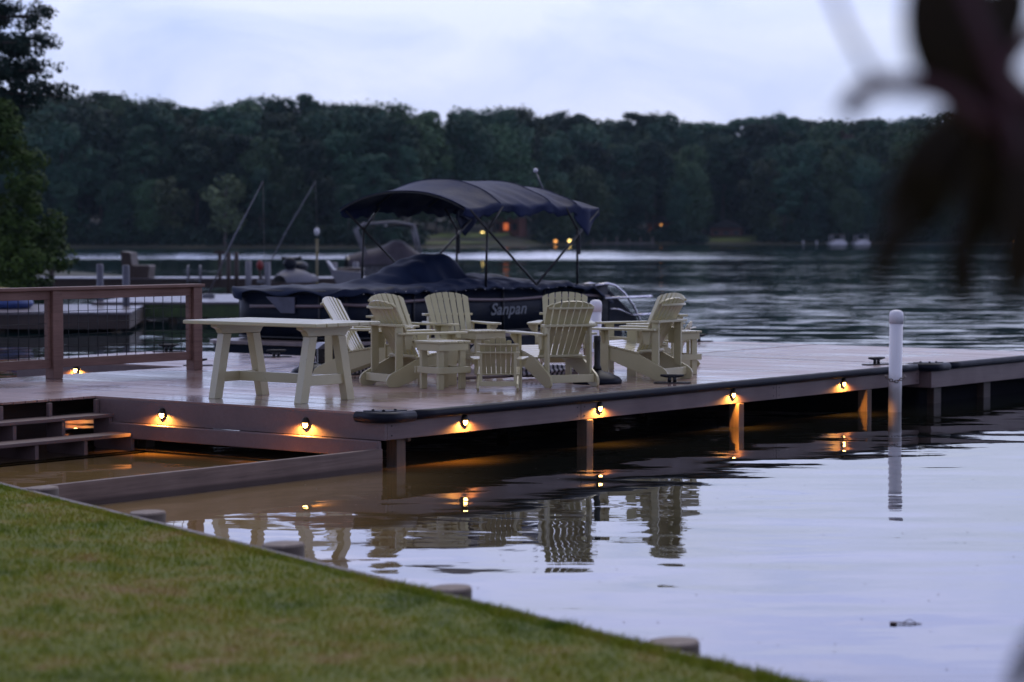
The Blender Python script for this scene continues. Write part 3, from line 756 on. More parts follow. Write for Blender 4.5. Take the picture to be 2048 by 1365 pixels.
CH = [  # x, y, facing, label
    (0.47, 25.45, (-0.40, 0.92), 'cream adirondack chair seen from behind, right of the small child-size chair'),
    (-1.08, 25.52, (0.82, 0.57), 'cream adirondack chair seen from behind between the picnic table and the square side table'),
    (-1.68, 26.62, (0.96, -0.28), 'cream adirondack chair half hidden behind the picnic table end, leftmost of all'),
    (-0.66, 28.3, (0.36, -0.93), 'cream adirondack chair facing forward in front of the lettering on the boat'),
    (0.62, 28.5, (-0.08, -1.0), 'cream adirondack chair facing forward, mostly hidden behind another chair beside the white piling'),
    (1.47, 26.62, (-0.83, 0.56), 'cream adirondack chair turned away at the right of the group, beside the black cleat'),
    (1.60, 28.25, (-0.85, -0.53), 'cream adirondack chair hidden behind the one beside the black cleat, its pale slats showing above'),
    (-1.22, 27.75, (0.72, -0.69), 'adirondack chair with pale slat tops showing above the chair back beside the picnic table'),
]
for i, (x, y, f, lb) in enumerate(CH):
    if i == 0: CHAIR = make_chair(lb, (x, y, ZD), face(*f))
    else: dup(CHAIR, (x, y, ZD), face(*f), lb)

# child-size chair
def kid_chair():
    th = thing('child_chair', 'small child-size cream adirondack chair seen from behind', 'chair', (-0.14, 24.72, ZD), face(0.03, 1.0)); th.scale = (1.25, 1.1, 1.0)
    m = M['cream']; W2 = 0.165
    p0 = Vector((0, -0.03, 0.16)); d = (Vector((0, -0.20, 0.565)) - p0).normalized(); L = 0.44
    def back(b):
        for i in range(7):
            t = (i - 3) / 3; top = L - 0.085 * t * t
            b.prism([(-0.018, 0), (0.018, 0), (0.021, top - 0.008), (0, top), (-0.021, top - 0.008)], 0, 0.014, lambda a, c, h: p0 + d * c + Vector((a + (i - 3) * (0.040 + 0.006 * c / L), h, 0)))
    part(back, 'backrest', m, th, 0.002)
    def seat(b):
        for i in range(5): b.box((0, 0.20 - 0.056 * i, 0.215 - 0.012 * i), (2 * W2 + 0.03, 0.05, 0.014), Matrix.Rotation(0.2, 3, 'X'))
    part(seat, 'seat', m, th, 0.002)
    for s in (-1, 1):
        part(lambda b: b.prism([(0.235, 0.20), (0.235, 0.12), (-0.20, 0.0), (-0.25, 0.0), (-0.275, 0.035), (-0.25, 0.075), (-0.05, 0.155)], s * W2 - 0.009, s * W2 + 0.009, lambda a, c, h: Vector((h, a, c))), 'side_rail', m, th, 0.002)
        part(lambda b: b.prism([(0.14, 0.0), (0.205, 0.0), (0.205, 0.32), (0.14, 0.32)], s * (W2 + 0.01), s * (W2 + 0.028), lambda a, c, h: Vector((h, a, c))), 'front_leg', m, th, 0.002)
        part(lambda b: b.prism([(W2 - 0.01, -0.2), (W2 + 0.04, -0.2), (W2 + 0.085, 0.15), (W2 + 0.08, 0.25), (W2 + 0.0, 0.25)], 0.321, 0.337, lambda a, c, h: Vector((s * a, c, h))), 'armrest', m, th, 0.003)
        part(lambda b: b.box((s * (W2 - 0.022), -0.19, 0.24), (0.022, 0.04, 0.30)), 'back_post', m, th, 0.002)
        part(lambda b: b.prism([(0.029, 0.32), (0.075, 0.32), (0.06, 0.27), (0.029, 0.22)], 0.16, 0.18, lambda a, c, h: Vector((s * (W2 + a), h, c))), 'arm_bracket', m, th, 0.002)
    part(lambda b: b.box((0, -0.175, 0.40), (0.36, 0.05, 0.016)), 'mid_brace', m, th, 0.002)
    part(lambda b: b.box((0, -0.205, 0.485), (0.345, 0.03, 0.016)), 'upper_brace', m, th, 0.002)
    part(lambda b: b.box((0, -0.215, 0.075), (0.31, 0.016, 0.05)), 'crossbar', m, th, 0.002)
kid_chair()

# side tables
def side_table(label, loc, rz):
    th = thing('side_table', label, 'table', loc, rz, 'square cream side tables'); m = M['cream']
    def top(b):
        for i in range(5): b.box((-0.172 + 0.086 * i, 0, 0.50), (0.081, 0.43, 0.022))
    part(top, 'tabletop', m, th, 0.004)
    part(lambda b: (b.box((0, 0.183, 0.448), (0.39, 0.022, 0.078)), b.box((0, -0.183, 0.448), (0.39, 0.022, 0.078)), b.box((0.184, 0, 0.448), (0.022, 0.342, 0.078)), b.box((-0.184, 0, 0.448), (0.022, 0.342, 0.078))), 'apron', m, th, 0.003)
    part(lambda b: (b.box((0, 0.195, 0.205), (0.44, 0.022, 0.068)), b.box((0, -0.195, 0.205), (0.44, 0.022, 0.068)), b.box((0.196, 0, 0.205), (0.022, 0.366, 0.068)), b.box((-0.196, 0, 0.205), (0.022, 0.366, 0.068))), 'lower_rail', m, th, 0.003)
    for sx in (-1, 1):
        for sy in (-1, 1): part(lambda b: b.box((sx * 0.145, sy * 0.145, 0.244), (0.075, 0.038, 0.486)), 'leg', m, th, 0.003)
    return th
T1 = side_table('square cream side table in front of the chairs, next to the child-size chair', (-0.735, 24.85, ZD), R(40))
dup(T1, (-0.34, 27.6, ZD), R(28), 'square cream side table between the two forward-facing chairs')
dup(T1, (1.92, 27.45, ZD), R(35), 'square cream side table behind the rightmost chair at the open deck')
th = thing('child_chair', 'small cream chair beyond the right side table, only its backrest tip showing', 'chair', (2.02, 28.95, ZD), face(-0.95, 0.3))
for ch in [o for o in bpy.data.objects if o.name == 'child_chair'][0].children:
    c = ch.copy(); COL.objects.link(c); c.parent = th

# umbrella bases, folded umbrellas
def umb_base(label, loc, r, pole):
    th = thing('umbrella_base', label, 'umbrella base', loc, 0, 'black umbrella bases')
    b = MB(); b.lathe([(r, 0.0), (r * 1.01, 0.035), (r * 0.93, 0.065), (r * 0.55, 0.115), (r * 0.25, 0.135), (0.06, 0.145)], (0, 0, 0), 28); b.build('weight', M['black_rubber'], th)
    if pole:
        b = MB(); b.lathe([(0.055, 0.14), (0.04, 0.19), (0.034, 0.2), (0.034, 0.45), (0.038, 0.46), (0.038, 0.52), (0.02, 0.525)], (0, 0, 0), 16); b.build('pole_socket', M['black_metal'], th)
    return th
umb_base('black round umbrella base with upright socket, between the chairs at the dock edge', (0.935, 25.75, ZD), 0.27, True)
umb_base('black round umbrella base on the deck behind the picnic table legs', (-2.33, 27.3, ZD), 0.24, False)
def folded_umbrella(label, a, b_, loc_r):
    a = Vector(a); b_ = Vector(b_); d = b_ - a; L = d.length; rz = math.atan2(d.y, d.x)
    th = thing('folded_umbrella', label, 'umbrella', a, rz, 'folded striped umbrellas lying on the deck')
    bb = MB(); bb.tube([(0, 0, 0.028), (L, 0, 0.05)], 0.019, 10); bb.build('pole', M['grey_wood'], th)
    bb = MB()
    n = 12; s0 = L * 0.42
    def fn(i, j):
        x = s0 + (L - s0) * i; an = 2 * math.pi * j
        rr = loc_r * (0.55 + 0.55 * math.sin(math.pi * min(1, 0.15 + i * 0.9))) * (1 + 0.22 * math.sin(5 * an + 6 * i)) * (1 - 0.6 * max(0, i - 0.85) / 0.15)
        return (x, rr * math.cos(an) * 1.2, max(0.012, 0.09 + rr * math.sin(an)))
    bb.grid(24, 33, fn); bb.build('canopy', M['striped'], th)
folded_umbrella('folded striped umbrella lying behind the picnic table', (-2.45, 26.6, ZD), (-1.25, 28.2, ZD), 0.11)
folded_umbrella('folded striped umbrella lying behind the child-size chair', (-0.66, 26.1, ZD), (0.75, 26.9, ZD), 0.06)
# rope and small deck gear near the boat
cb = MB()
for k in range(3):
    cb.tube([(0.16 * math.cos(a) * (1 - 0.1 * k), 0.12 * math.sin(a) * (1 - 0.1 * k), 0.02 + 0.03 * k) for a in np.linspace(0, 2 * math.pi, 20)], 0.014, 7, False)
cb.tube([(0.1, 0, 0.05), (0.3, 0.15, 0.02), (0.5, 0.2, 0.015), (0.75, 0.45, 0.015)], 0.013, 7)
o = cb.build('rope_coil', M['rope'], None, loc=D(6.55, 6.6, ZD)); tag(o, 'pale coiled dock rope beside the dark boat bow, behind the picnic table', 'rope')
lan = thing('deck_lantern', 'black metal lantern standing behind the picnic table before the boat', 'lantern', (-2.28, 28.7, ZD), R(20))
part(lambda b: b.box((0, 0, 0.03), (0.26, 0.26, 0.06)), 'base', M['black_metal'], lan, 0.006)
part(lambda b: [b.box((sx * 0.115, sy * 0.115, 0.15), (0.02, 0.02, 0.18)) for sx in (-1, 1) for sy in (-1, 1)], 'frame', M['black_metal'], lan, 0)
part(lambda b: b.box((0, 0, 0.15), (0.2, 0.2, 0.17)), 'glass', M['dark_gel'], lan, 0.004)
part(lambda b: b.prism([(-0.15, 0.24), (0.15, 0.24), (0.06, 0.31), (-0.06, 0.31)], -0.15, 0.15, lambda a, c, h: Vector((a, h, c))), 'lid', M['alu'], lan, 0.004)

# ------------------------------------------------------------------ pontoon boat
BO = Vector((-2.69, 34.64, 0)); BA = R(55)
boat = thing('pontoon_boat', 'dark navy pontoon boat under a mooring cover with a raised canopy behind the chairs', 'boat', BO, BA)
def fence_path(inset=0.0, n=8):
    y0, y1, x0, r = 0.06 + inset, 2.49 - inset, 0.48 + inset, 0.55
    p = [(7.7, y0)] + [(7.7 - 0.4 * i, y0) for i in range(1, 17)]
    for i in range(n + 1):
        a = math.pi * 1.5 - math.pi / 2 * i / n; p.append((x0 + r + r * math.cos(a), y0 + r + r * math.sin(a)))
    for i in range(n + 1):
        a = math.pi - math.pi / 2 * i / n; p.append((x0 + r + r * math.cos(a), y1 - r + r * math.sin(a)))
    return p + [(7.7, y1)]
def wall(b, path, z0, z1):
    fs = []; vs = []
    for x, y in path: vs += [(x, y, z0), (x, y, z1)]
    for i in range(len(path) - 1): fs.append((2 * i, 2 * i + 2, 2 * i + 3, 2 * i + 1))
    b.add(vs, fs, True)
FP = fence_path()
b = MB(); wall(b, FP, 0.56, 1.27); b.build('fence_panel', M['navy_panel'], boat, solid=0.03)
ROUND = [(0.25, 0.0), (8.2, 0.0), (8.2, 2.55), (0.25, 2.55), (0.08, 2.45), (0.0, 2.3), (0.0, 0.25), (0.08, 0.1)]
part(lambda b: b.prism(ROUND, 0.48, 0.535, lambda a, c, h: Vector((a, c, h))), 'deck', simple('tan_boat_deck', (0.20, 0.15, 0.14), 0.4), boat, 0.006)
part(lambda b: b.prism([(x * 0.985 + 0.06, y * 0.97 + 0.04) for x, y in ROUND], 0.27, 0.478, lambda a, c, h: Vector((a, c, h))), 'deck_edge', M['navy_panel'], boat, 0.01)
for y in (0.45, 2.1):
    part(lambda b: b.tube([(-0.12, y, 0.24), (0.0, y, 0.21), (0.35, y, 0.14), (0.9, y, 0.08), (2, y, 0.08), (7.9, y, 0.08)], [0.06, 0.14, 0.25, 0.31, 0.32, 0.32], 18), 'pontoon', M['dark_gel'], boat, 0)
part(lambda b: b.tube([(x, y, 1.285) for x, y in FP], 0.02, 8), 'top_rail', M['black_metal'], boat, 0)
part(lambda b: b.tube([(x, y - 0.012 if y < 1 else y, 0.58) for x, y in FP], 0.018, 8), 'bottom_rail', M['black_metal'], boat, 0)
for i in (2, 5, 8, 11, 14, 17, 21, 25, 31): 
    x, y = FP[i]
    part(lambda b: b.tube([(x, y - 0.014 if y < 1 else y, 0.56), (x, y - 0.014 if y < 1 else y, 1.28)], 0.02, 6), 'fence_post', M['black_metal'], boat, 0)
# bronze stripe, slightly bowed between posts
b = MB(); FO = fence_path(-0.024)
vs = []; fs = []
for i, (x, y) in enumerate(FO[:27]):
    zc = 1.105 + 0.022 * math.sin(i * 0.62) - 0.05 * max(0, (i - 17) / 9.0) - 0.04 * max(0, (x - 6) / 1.7)
    vs += [(x, y, zc - 0.022), (x, y, zc + 0.026)]
for i in range(26): fs.append((2 * i, 2 * i + 2, 2 * i + 3, 2 * i + 1))
b.add(vs, fs, True); b.build('stripe', M['stripe'], boat, solid=0.004)
# lettering on the side panel
fc = bpy.data.curves.new('lettering', 'FONT'); fc.body = 'Sanpan'; fc.size = 0.27; fc.shear = 0.28; fc.extrude = 0.004; fc.space_character = 1.05; fc.offset = 0.004
fo = bpy.data.objects.new('lettering_source', fc); COL.objects.link(fo)
bpy.context.view_layer.update()
me = bpy.data.meshes.new_from_object(fo.evaluated_get(bpy.context.evaluated_depsgraph_get()))
bpy.data.objects.remove(fo)
xs = [v.co.x for v in me.vertices]; sx = 1.02 / (max(xs) - min(xs))
for v in me.vertices: v.co.x *= sx
me.materials.clear(); me.materials.append(M['silver'])
lt = bpy.data.objects.new('lettering', me); COL.objects.link(lt); lt.parent = boat; lt.location = (4.12, 0.030, 0.845); lt.rotation_euler = (R(90), 0, 0)
part(lambda b: b.box((2.62, 0.032, 0.70), (0.12, 0.006, 0.12)), 'sticker', simple('pale_pink_sticker', (0.5, 0.28, 0.34), 0.5), boat, 0)
part(lambda b: b.prism([(1.62, 1.20), (1.05, 1.20), (1.05, 0.955), (1.32, 0.955)], 0.44, 0.455, lambda a, c, h: Vector((h, a, c))), 'gate_opening', M['grey_vinyl'], boat, 0)
# mooring cover
def gs(x, c, s): return math.exp(-((x - c) / s) ** 2)
def sstep(a, b_, x): t = max(0, min(1, (x - a) / (b_ - a))); return t * t * (3 - 2 * t)
def cover(i, j):
    x = 0.40 + 7.35 * i; t = -1 + 2 * j; y = 1.275 + 1.30 * max(-1, min(1, t * 1.08))
    z = 1.335 + 0.012 * math.sin(9 * x + 3 * y) + 0.010 * math.sin(17 * x - 6 * y)
    ramp_ = sstep(2.3, 4.5, x) ** 1.25 * (1 - sstep(4.78, 4.88, x))
    z += 0.47 * ramp_ * math.exp(-(abs(y - 1.58) / 0.50) ** 4) + 0.02 * math.sin(8 * x + 7 * y) * ramp_
    z += 0.10 * gs(x, 3.9, 0.8) * gs(y, 0.35, 0.35) + 0.10 * gs(x, 5.1, 0.35) * gs(y, 0.7, 0.5)
    z += 0.13 * gs(x, 6.3, 0.9) * gs(y, 1.9, 0.6)
    z -= 0.30 * sstep(6.8, 7.75, x) ** 1.3
    z += 0.03 * math.sin(5 * x + 2) * sstep(5.0, 6.0, x) * gs(y, 0.2, 0.6)
    e = abs(t * 1.08)
    if e > 0.93: z -= 0.05 * (e - 0.93) / 0.15 * (1 + 0.35 * abs(math.sin(2.6 * x)) + 0.15 * math.sin(13 * x)) ; 
    if e > 1.0: z -= 0.03
    f = max(0, 1 - (x - 0.40) / 0.12)
    z -= 0.12 * f * (0.7 + 0.3 * math.sin(6 * y))
    # round the bow corners
    if x < 1.0:
        k = (1.0 - x) / 0.6; lim = 1.30 - 0.50 * (1 - math.sqrt(max(0, 1 - k * k)))
        y = 1.275 + max(-lim, min(lim, y - 1.275))
    return (x, y, z)
b = MB(); b.grid(150, 60, cover); b.build('mooring_cover', M['cover_cloth'], boat, solid=0.006)
# snaps along the cover edge
for k in range(26):
    sx_ = 0.75 + 0.26 * k
    part(lambda b: b.ball((sx_, -0.042, 1.262 - 0.01 * math.sin(2.6 * sx_)), 0.009, 8), 'snap', M['steel'], boat, 0)
# canopy
HX = [3.38, 4.35, 5.8, 6.6, 7.3]; HE = [2.57, 2.66, 2.66, 2.64, 2.60]; HC = [2.86, 3.06, 3.06, 2.98, 2.80]
def canopy(i, j):
    q = i * 4; k = min(3, int(q)); f = q - k
    x = HX[k] + (HX[k + 1] - HX[k]) * f
    ze = HE[k] + (HE[k + 1] - HE[k]) * f; zc = HC[k] + (HC[k + 1] - HC[k]) * f
    t = -1.16 + 2.32 * j; e = abs(t)
    sag = math.sin(math.pi * f)
    if e <= 1:
        z = ze + (zc - ze) * (1 - e ** 2.3) - 0.035 * sag * (0.4 + e) ; y = 1.275 + 1.29 * t
    else:
        d = (e - 1) / 0.16
        z = ze - 0.035 * sag * 1.4 - d * (0.12 + 0.03 * sag + 0.015 * math.sin(22 * x)); y = 1.275 + math.copysign(1.29 + 0.02 * math.sin(9 * x) * d - 0.03 * d, t)
    side = max(0, e - 0.45) / 0.55
    z += side * (0.016 * math.sin(7.5 * x + 9 * e) + 0.012 * math.sin(15 * x - 12 * e + 1.0)) * (1 if x > 4.4 else 0.5)
    return (x, y, z)
b = MB(); b.grid(90, 70, canopy); b.build('canopy', M['navy_cloth'], boat, solid=0.008)
for q in (1.0, 2.0, 3.0):
    part(lambda b: b.tube([tuple(Vector(canopy(q / 4, 0.07 + 0.86 * k / 40)) + Vector((0, 0, 0.006))) for k in range(41)], 0.007, 6), 'seam', M['navy_cloth'], boat, 0)
for y, s in ((-0.0, 1), (2.55, -1)):
    def flap(i, j):
        x = 7.32 - 0.75 * i; top = 2.60 - 0.0 * i
        bot = top - 0.13 - 0.36 * max(0, 1 - abs(i - 0.55) / 0.5)
        return (x, y + s * 0.03 * math.sin(8 * i), top + (bot - top) * j)
    b = MB(); b.grid(14, 8, flap); b.build('corner_flap', M['navy_cloth'], boat, solid=0.006)
    for nm, pts in (('frame_pole', [(5.4, y, 1.32), (3.52, y, 2.54)]), ('frame_pole', [(5.4, y, 1.32), (7.28, y, 2.56)]), ('frame_strut', [(3.95, y, 1.30), (4.0, y, 2.26)]),
                    ('frame_strut', [(6.63, y, 1.30), (6.63, y, 2.28)]), ('frame_brace', [(4.0, y, 2.22), (4.42, y, 2.60)]), ('frame_brace', [(6.63, y, 2.24), (6.28, y, 2.60)])):
        part(lambda b: b.tube(pts, 0.02, 8), nm, M['black_metal'], boat, 0)
    part(lambda b: b.box((6.67, y, 1.98), (0.06, 0.06, 0.34)), 'strap_roll', M['black_rubber'], boat, 0.01)
for k in (0, 1, 2, 4):
    part(lambda b: b.tube([(HX[k], 1.275 + 1.27 * t, HE[k] + (HC[k] - HE[k]) * (1 - abs(t) ** 2.3) - 0.03) for t in [i / 8 - 1 for i in range(17)]], 0.014, 6), 'canopy_bow', M['black_metal'], boat, 0)
o = part(lambda b: b.tube([(6.6, 0.62, 2.80), (6.6, 0.83, 3.22)], [0.014, 0.010], 8), 'light_mast', M['alu'], boat, 0)
b = MB(); b.ball((6.6, 0.84, 3.25), 0.042, 12); b.build('mast_light', M['white_gel'], o)
# stern
part(lambda b: b.prism([(7.72, 1.20), (7.72, 0.54), (8.75, 0.54), (8.62, 0.70)], 0.06, 2.49, lambda a, c, h: Vector((a, h, c))), 'stern_panel', M['navy_panel'], boat, 0.02)
for dy in (0.0, 0.35):
    part(lambda b: b.tube([(7.1 + 0.3 * dy, -0.05 + dy, 1.27), (7.5, -0.05 + dy, 1.30), (7.75, -0.05 + dy, 1.26), (8.05, -0.05 + dy, 1.12), (8.35, -0.05 + dy, 0.90), (8.55, -0.05 + dy, 0.66), (8.66, -0.05 + dy, 0.40)], 0.022, 8), 'ladder_rail', M['steel'], boat, 0)
part(lambda b: b.tube([(7.38, -0.07, 1.045), (8.92, -0.07, 1.045)], 0.024, 8), 'grab_bar', M['steel'], boat, 0)
part(lambda b: b.tube([(8.3, -0.07, 0.73), (8.92, -0.07, 0.73)], 0.022, 8), 'grab_bar', M['steel'], boat, 0)
part(lambda b: b.tube([(7.6, -0.05, 0.86), (7.9, -0.05, 0.84), (8.3, -0.05, 0.73)], 0.012, 8), 'ladder_tread', M['steel'], boat, 0)
om = MB(); om.lathe([(0.05, 0.45), (0.14, 0.62), (0.25, 0.74), (0.27, 0.88), (0.22, 1.0), (0.08, 1.06)], (8.62, 1.0, 0.0), 18, 1.2, 0.8); eng = om.build('outboard_motor', M['dark_gel'], boat)
b = MB(); b.lathe([(0.245, 0.90), (0.235, 0.98), (0.17, 1.04), (0.05, 1.075)], (8.62, 1.0, 0.008), 18, 1.22, 0.82); b.build('motor_cowl', M['white_gel'], eng)

# ------------------------------------------------------------------ far shore
def shore_y(x):
    t = max(0.0, min(1.0, (x + 22) / 45)); t = t * t * (3 - 2 * t)
    return 352 + 108 * t + 4 * math.sin(x * 0.07)
def ground_z(s): return max(-0.4, min(0.35 + 0.055 * s, 8.0)) if s > 0 else -0.4
def shore(i, j):
    x = -330 + 660 * i; s = -4 + 330 * j ** 1.7
    return (x, shore_y(x) + s, ground_z(s) if s > 1 else -0.4 + 0.15 * (s + 4))
sm_ = NT('wooded_ground')
n_ = sm_.noise(sm_.world(), 0.06, 4)
sm_.set(Base_Color=sm_.ramp(n_, (0.4, (0.030, 0.034, 0.018)), (0.6, (0.055, 0.050, 0.028))), Roughness=0.9)
b = MB(); b.grid(120, 30, shore); struct(b.build('far_shore', sm_.m))
lm = NT('far_lawn'); lm.set(Base_Color=lm.ramp(lm.noise(lm.world(), 0.3, 3), (0.3, (0.085, 0.125, 0.022)), (0.7, (0.13, 0.16, 0.035))), Roughness=0.9)
def lawn_patch(x0, x1, s0, s1):
    b = MB(); b.grid(16, 8, lambda i, j: (x0 + (x1 - x0) * i + 1.5 * math.sin(5 * j + 3), shore_y(x0 + (x1 - x0) * i) + s0 + (s1 - s0) * j + 0.8 * math.sin(9 * i), ground_z(s0 + (s1 - s0) * j) + 0.12))
    struct(b.build('far_lawn', lm.m))
lawn_patch(-13.5, -1.5, 2.5, 34); lawn_patch(2.5, 9, 2.5, 26); lawn_patch(37, 52, 3, 26)

SKY = [(0, 200), (60, 195), (180, 184), (300, 189), (345, 195), (400, 211), (480, 196), (540, 196), (600, 190), (640, 182), (690, 206), (740, 196), (800, 208), (860, 222), (880, 231), (950, 214), (1000, 210), (1070, 215), (1150, 222), (1230, 242), (1280, 214), (1340, 230), (1390, 246), (1440, 238), (1550, 224), (1600, 236), (1680, 241), (1750, 234), (1830, 234), (1900, 229), (2048, 231)]
def skyline(px):
    if px <= 0: return 198
    if px >= 2048: return 231
    for (a, ya), (c, yc) in zip(SKY, SKY[1:]):
        if a <= px <= c: return ya + (yc - ya) * (px - a) / (c - a)
def crown_cloud(blobs, n, size, flat=1.0):
    """leaf-cluster quads scattered through a set of (x,y,z,rx,ry,rz) blobs"""
    bl = np.array(blobs); wgt = bl[:, 3] * bl[:, 4]; wgt = wgt / wgt.sum()
    k = rng.choice(len(bl), n, p=wgt); d = rng.normal(size=(n, 3)); d /= np.linalg.norm(d, axis=1)[:, None]
    rad = rng.uniform(0.35, 1.0, n) ** 0.5 * rng.normal(1.0, 0.09, n)
    c = bl[k, :3] + d * rad[:, None] * bl[k, 3:6]
    a = rng.normal(size=(n, 3)); a /= np.linalg.norm(a, axis=1)[:, None]
    nrm = d * 0.8 + a * 0.7 + np.array([0, 0, 0.35]); nrm /= np.linalg.norm(nrm, axis=1)[:, None]
    u = np.cross(nrm, rng.normal(size=(n, 3))); u /= np.linalg.norm(u, axis=1)[:, None]; w = np.cross(nrm, u)
    s = size * rng.uniform(0.5, 1.3, n)[:, None]; f = rng.uniform(0.45, 1.0, n)[:, None]
    v = np.empty((n, 4, 3)); v[:, 0] = c - u * s; v[:, 1] = c - w * s * f; v[:, 2] = c + u * s * 0.9; v[:, 3] = c + w * s * f
    return v.reshape(-1, 3)
def tree(name, H, crown_w, base, n, leaf, mat, bark, label, nb=26, pine=False, r0=0.25, cat='tree', lean=0):
    th = thing(name, label, cat, (0, 0, 0))
    blobs = []
    for i in range(nb):
        h = base + (H - base) * (i + random.random()) / nb; f = (h - base) / (H - base)
        wdt = crown_w * (math.sin(math.pi * min(1, 0.12 + 0.80 * f)) ** 0.7 if not pine else (0.35 + 0.75 * math.sin(math.pi * (0.15 + 0.8 * f))))
        a = random.uniform(0, 6.283); rr = wdt * random.uniform(0.25, 0.78)
        s = crown_w * random.uniform(0.30, 0.52) * (0.75 if f > 0.85 else 1)
        blobs.append((rr * math.cos(a) + lean * f, rr * math.sin(a), min(h, H - s * 0.7), s, s, s * (0.6 if pine else 0.95)))
    v = crown_cloud(blobs, n, leaf)
    raw_mesh('crown', v, np.arange(len(v)), 4, mat, th)
    b = MB(); top = base + (H - base) * 0.7
    b.tube([(0.1 * math.sin(i) + lean * max(0, (top * i / 6 - base)) / H, 0.1 * math.cos(2 * i), top * i / 6 - 0.3) for i in range(7)], [r0 * (1 - 0.13 * i) for i in range(7)], 8)
    for q in range(0, nb, 3):
        x, y, z = blobs[q][:3]; z0 = min(top * 0.95, max(base * 0.6, z - crown_w * 0.5)); 
        b.tube([(0, 0, z0), (x * 0.5, y * 0.5, (z0 + z) / 2 + 0.2), (x, y, z)], [r0 * 0.35, r0 * 0.22, r0 * 0.08], 5)
    b.build('trunk', bark, th)
    return th
LBL = ['dark green broadleaf tree in the wood across the lake', 'tall dark pine with a bare lower trunk in the wood across the lake', 'pale green tree at the edge of the wood across the lake', 'reddish brown tree standing among the green wood across the lake']
GRP = ['broadleaf trees across the lake', 'pines across the lake', 'pale trees across the lake', 'reddish trees across the lake']
protos = []
for i in range(5): protos.append((tree('broadleaf_tree', 20, 4.6 + 0.5 * i, 2.2 + 0.6 * i, 9000, 0.29, M['leaf_mid'] if i in (1, 4) else M['leaf_far'], M['bark'], LBL[0], 30 + 3 * i), 20, 0))
for i in range(3): protos.append((tree('pine_tree', 22, 3.6 + 0.4 * i, 8.5 + 1.5 * i, 7500, 0.27, M['leaf_far'], M['bark'], LBL[1], 26, True), 22, 1))
protos.append((tree('pale_tree', 13, 4.0, 3.6, 2000, 0.36, M['leaf_pale'], M['bark_pale'], LBL[2], 22), 13, 2))
protos.append((tree('reddish_tree', 20, 4.0, 3.0, 2600, 0.40, M['leaf_red'], M['bark'], LBL[3], 26), 20, 3))
used = set()
def put(pi, x, y, z, H, rz, wide=1.0):
    p, h0, k = protos[pi]; s = H / h0
    if pi in used: o = dup(p, (x, y, z), rz, LBL[k], GRP[k])
    else: used.add(pi); o = p; o.location = (x, y, z); o.rotation_euler = (0, 0, rz); o['group'] = GRP[k]
    o.scale = (s * wide, s * wide, s)
def gap(px):   # openings with lawns and houses along the far shore
    return 845 < px < 1000 or 1040 < px < 1075 or 1410 < px < 1520
ROWS = [(4, 6.4, 0.42, 0.62), (11, 6.6, 0.6, 0.82), (19, 7.0, 0.74, 0.92), (28, 7.0, 0.84, 0.98), (40, 7.2, 0.93, 1.0), (54, 7.4, 0.97, 1.02), (70, 7.0, 0.90, 1.0), (34, 7.0, 0.5, 0.8), (63, 7.6, 0.55, 0.85)]
for ri, (s, step, f0, f1) in enumerate(ROWS):
    x = -112.0 + ri * 1.3
    while x < 118:
        xx = x + random.uniform(-1.6, 1.6); ss = s + random.uniform(-2.2, 2.2)
        y = shore_y(xx) + ss; px = 1024 + 4700 * xx / y
        x += step * random.uniform(0.8, 1.15)
        if px < -60 or px > 2110: continue
        if gap(px) and s < 24: continue
        if 985 < px < 1040 and s < 15: continue
        gz = ground_z(ss)
        htop = 2.16 + (468 - skyline(px)) * y / 4700 - gz
        H = htop * random.uniform(f0, f1)
        r = random.random()
        pi = random.randrange(5) if (r < 0.62 or (ri == 0 and r < 0.8)) else (5 + random.randrange(3))
        if ri == 0 and random.random() < 0.16: pi = 8; H = min(H, 13)
        put(pi, xx, y, gz - 0.2, H, random.uniform(0, 6.28), random.uniform(0.98, 1.3))
# single standing-out trees
def at(px, Y): return (px - 1024) * Y / 4700
put(9, at(1680, 485), 485, 1.2, 22.5, 0.4, 0.9)
for q_, Y_, H_ in ((1425, 492, 19), (1447, 500, 21), (1462, 490, 17), (1485, 497, 20), (1440, 512, 20)): put(q_ % 5, at(q_, Y_), Y_, 1.5, H_, q_ * 0.7, 1.2)
put(8, at(1545, 466), 466, 0.5, 12.5, 1.0, 1.1)
b = MB()
n = 900; v = crown_cloud([(0, 0, 1.2, 2.6, 1.5, 1.2), (1.8, 0, 0.9, 1.6, 1.2, 0.9), (-2, 0.2, 0.8, 1.5, 1.2, 0.8)], n, 0.25)
bush = raw_mesh('shore_bush', v, np.arange(len(v)), 4, M['leaf_far']); bush.location = (at(1385, 462), 462, 0.2)
tag(bush, 'dark rounded bush at the far waterline, left of the pale lawn bank', 'bush')
# understory: dense low growth along the far bank that reads as one mass
n = 5200
uv_ = rng.uniform(-100, 100, n); ss = np.abs(rng.normal(0, 5, n)) + 2.0
pxs = 1024 + 4700 * uv_ / np.array([shore_y(q) for q in uv_])
kp = ~(((pxs > 850) & (pxs < 1075)) | ((pxs > 1400) & (pxs < 1520)))
uv_, ss = uv_[kp], ss[kp]
bl = [(x, shore_y(x) + s_, ground_z(s_) + random.uniform(0.1, 2.3), 1.2, 1.1, 1.0) for x, s_ in zip(uv_, ss)]
v = crown_cloud(bl, 34000, 0.34); un = raw_mesh('underbrush', v, np.arange(len(v)), 4, M['leaf_far']); un['kind'] = 'stuff'; un['label'] = 'dark brush along the far bank under the trees'

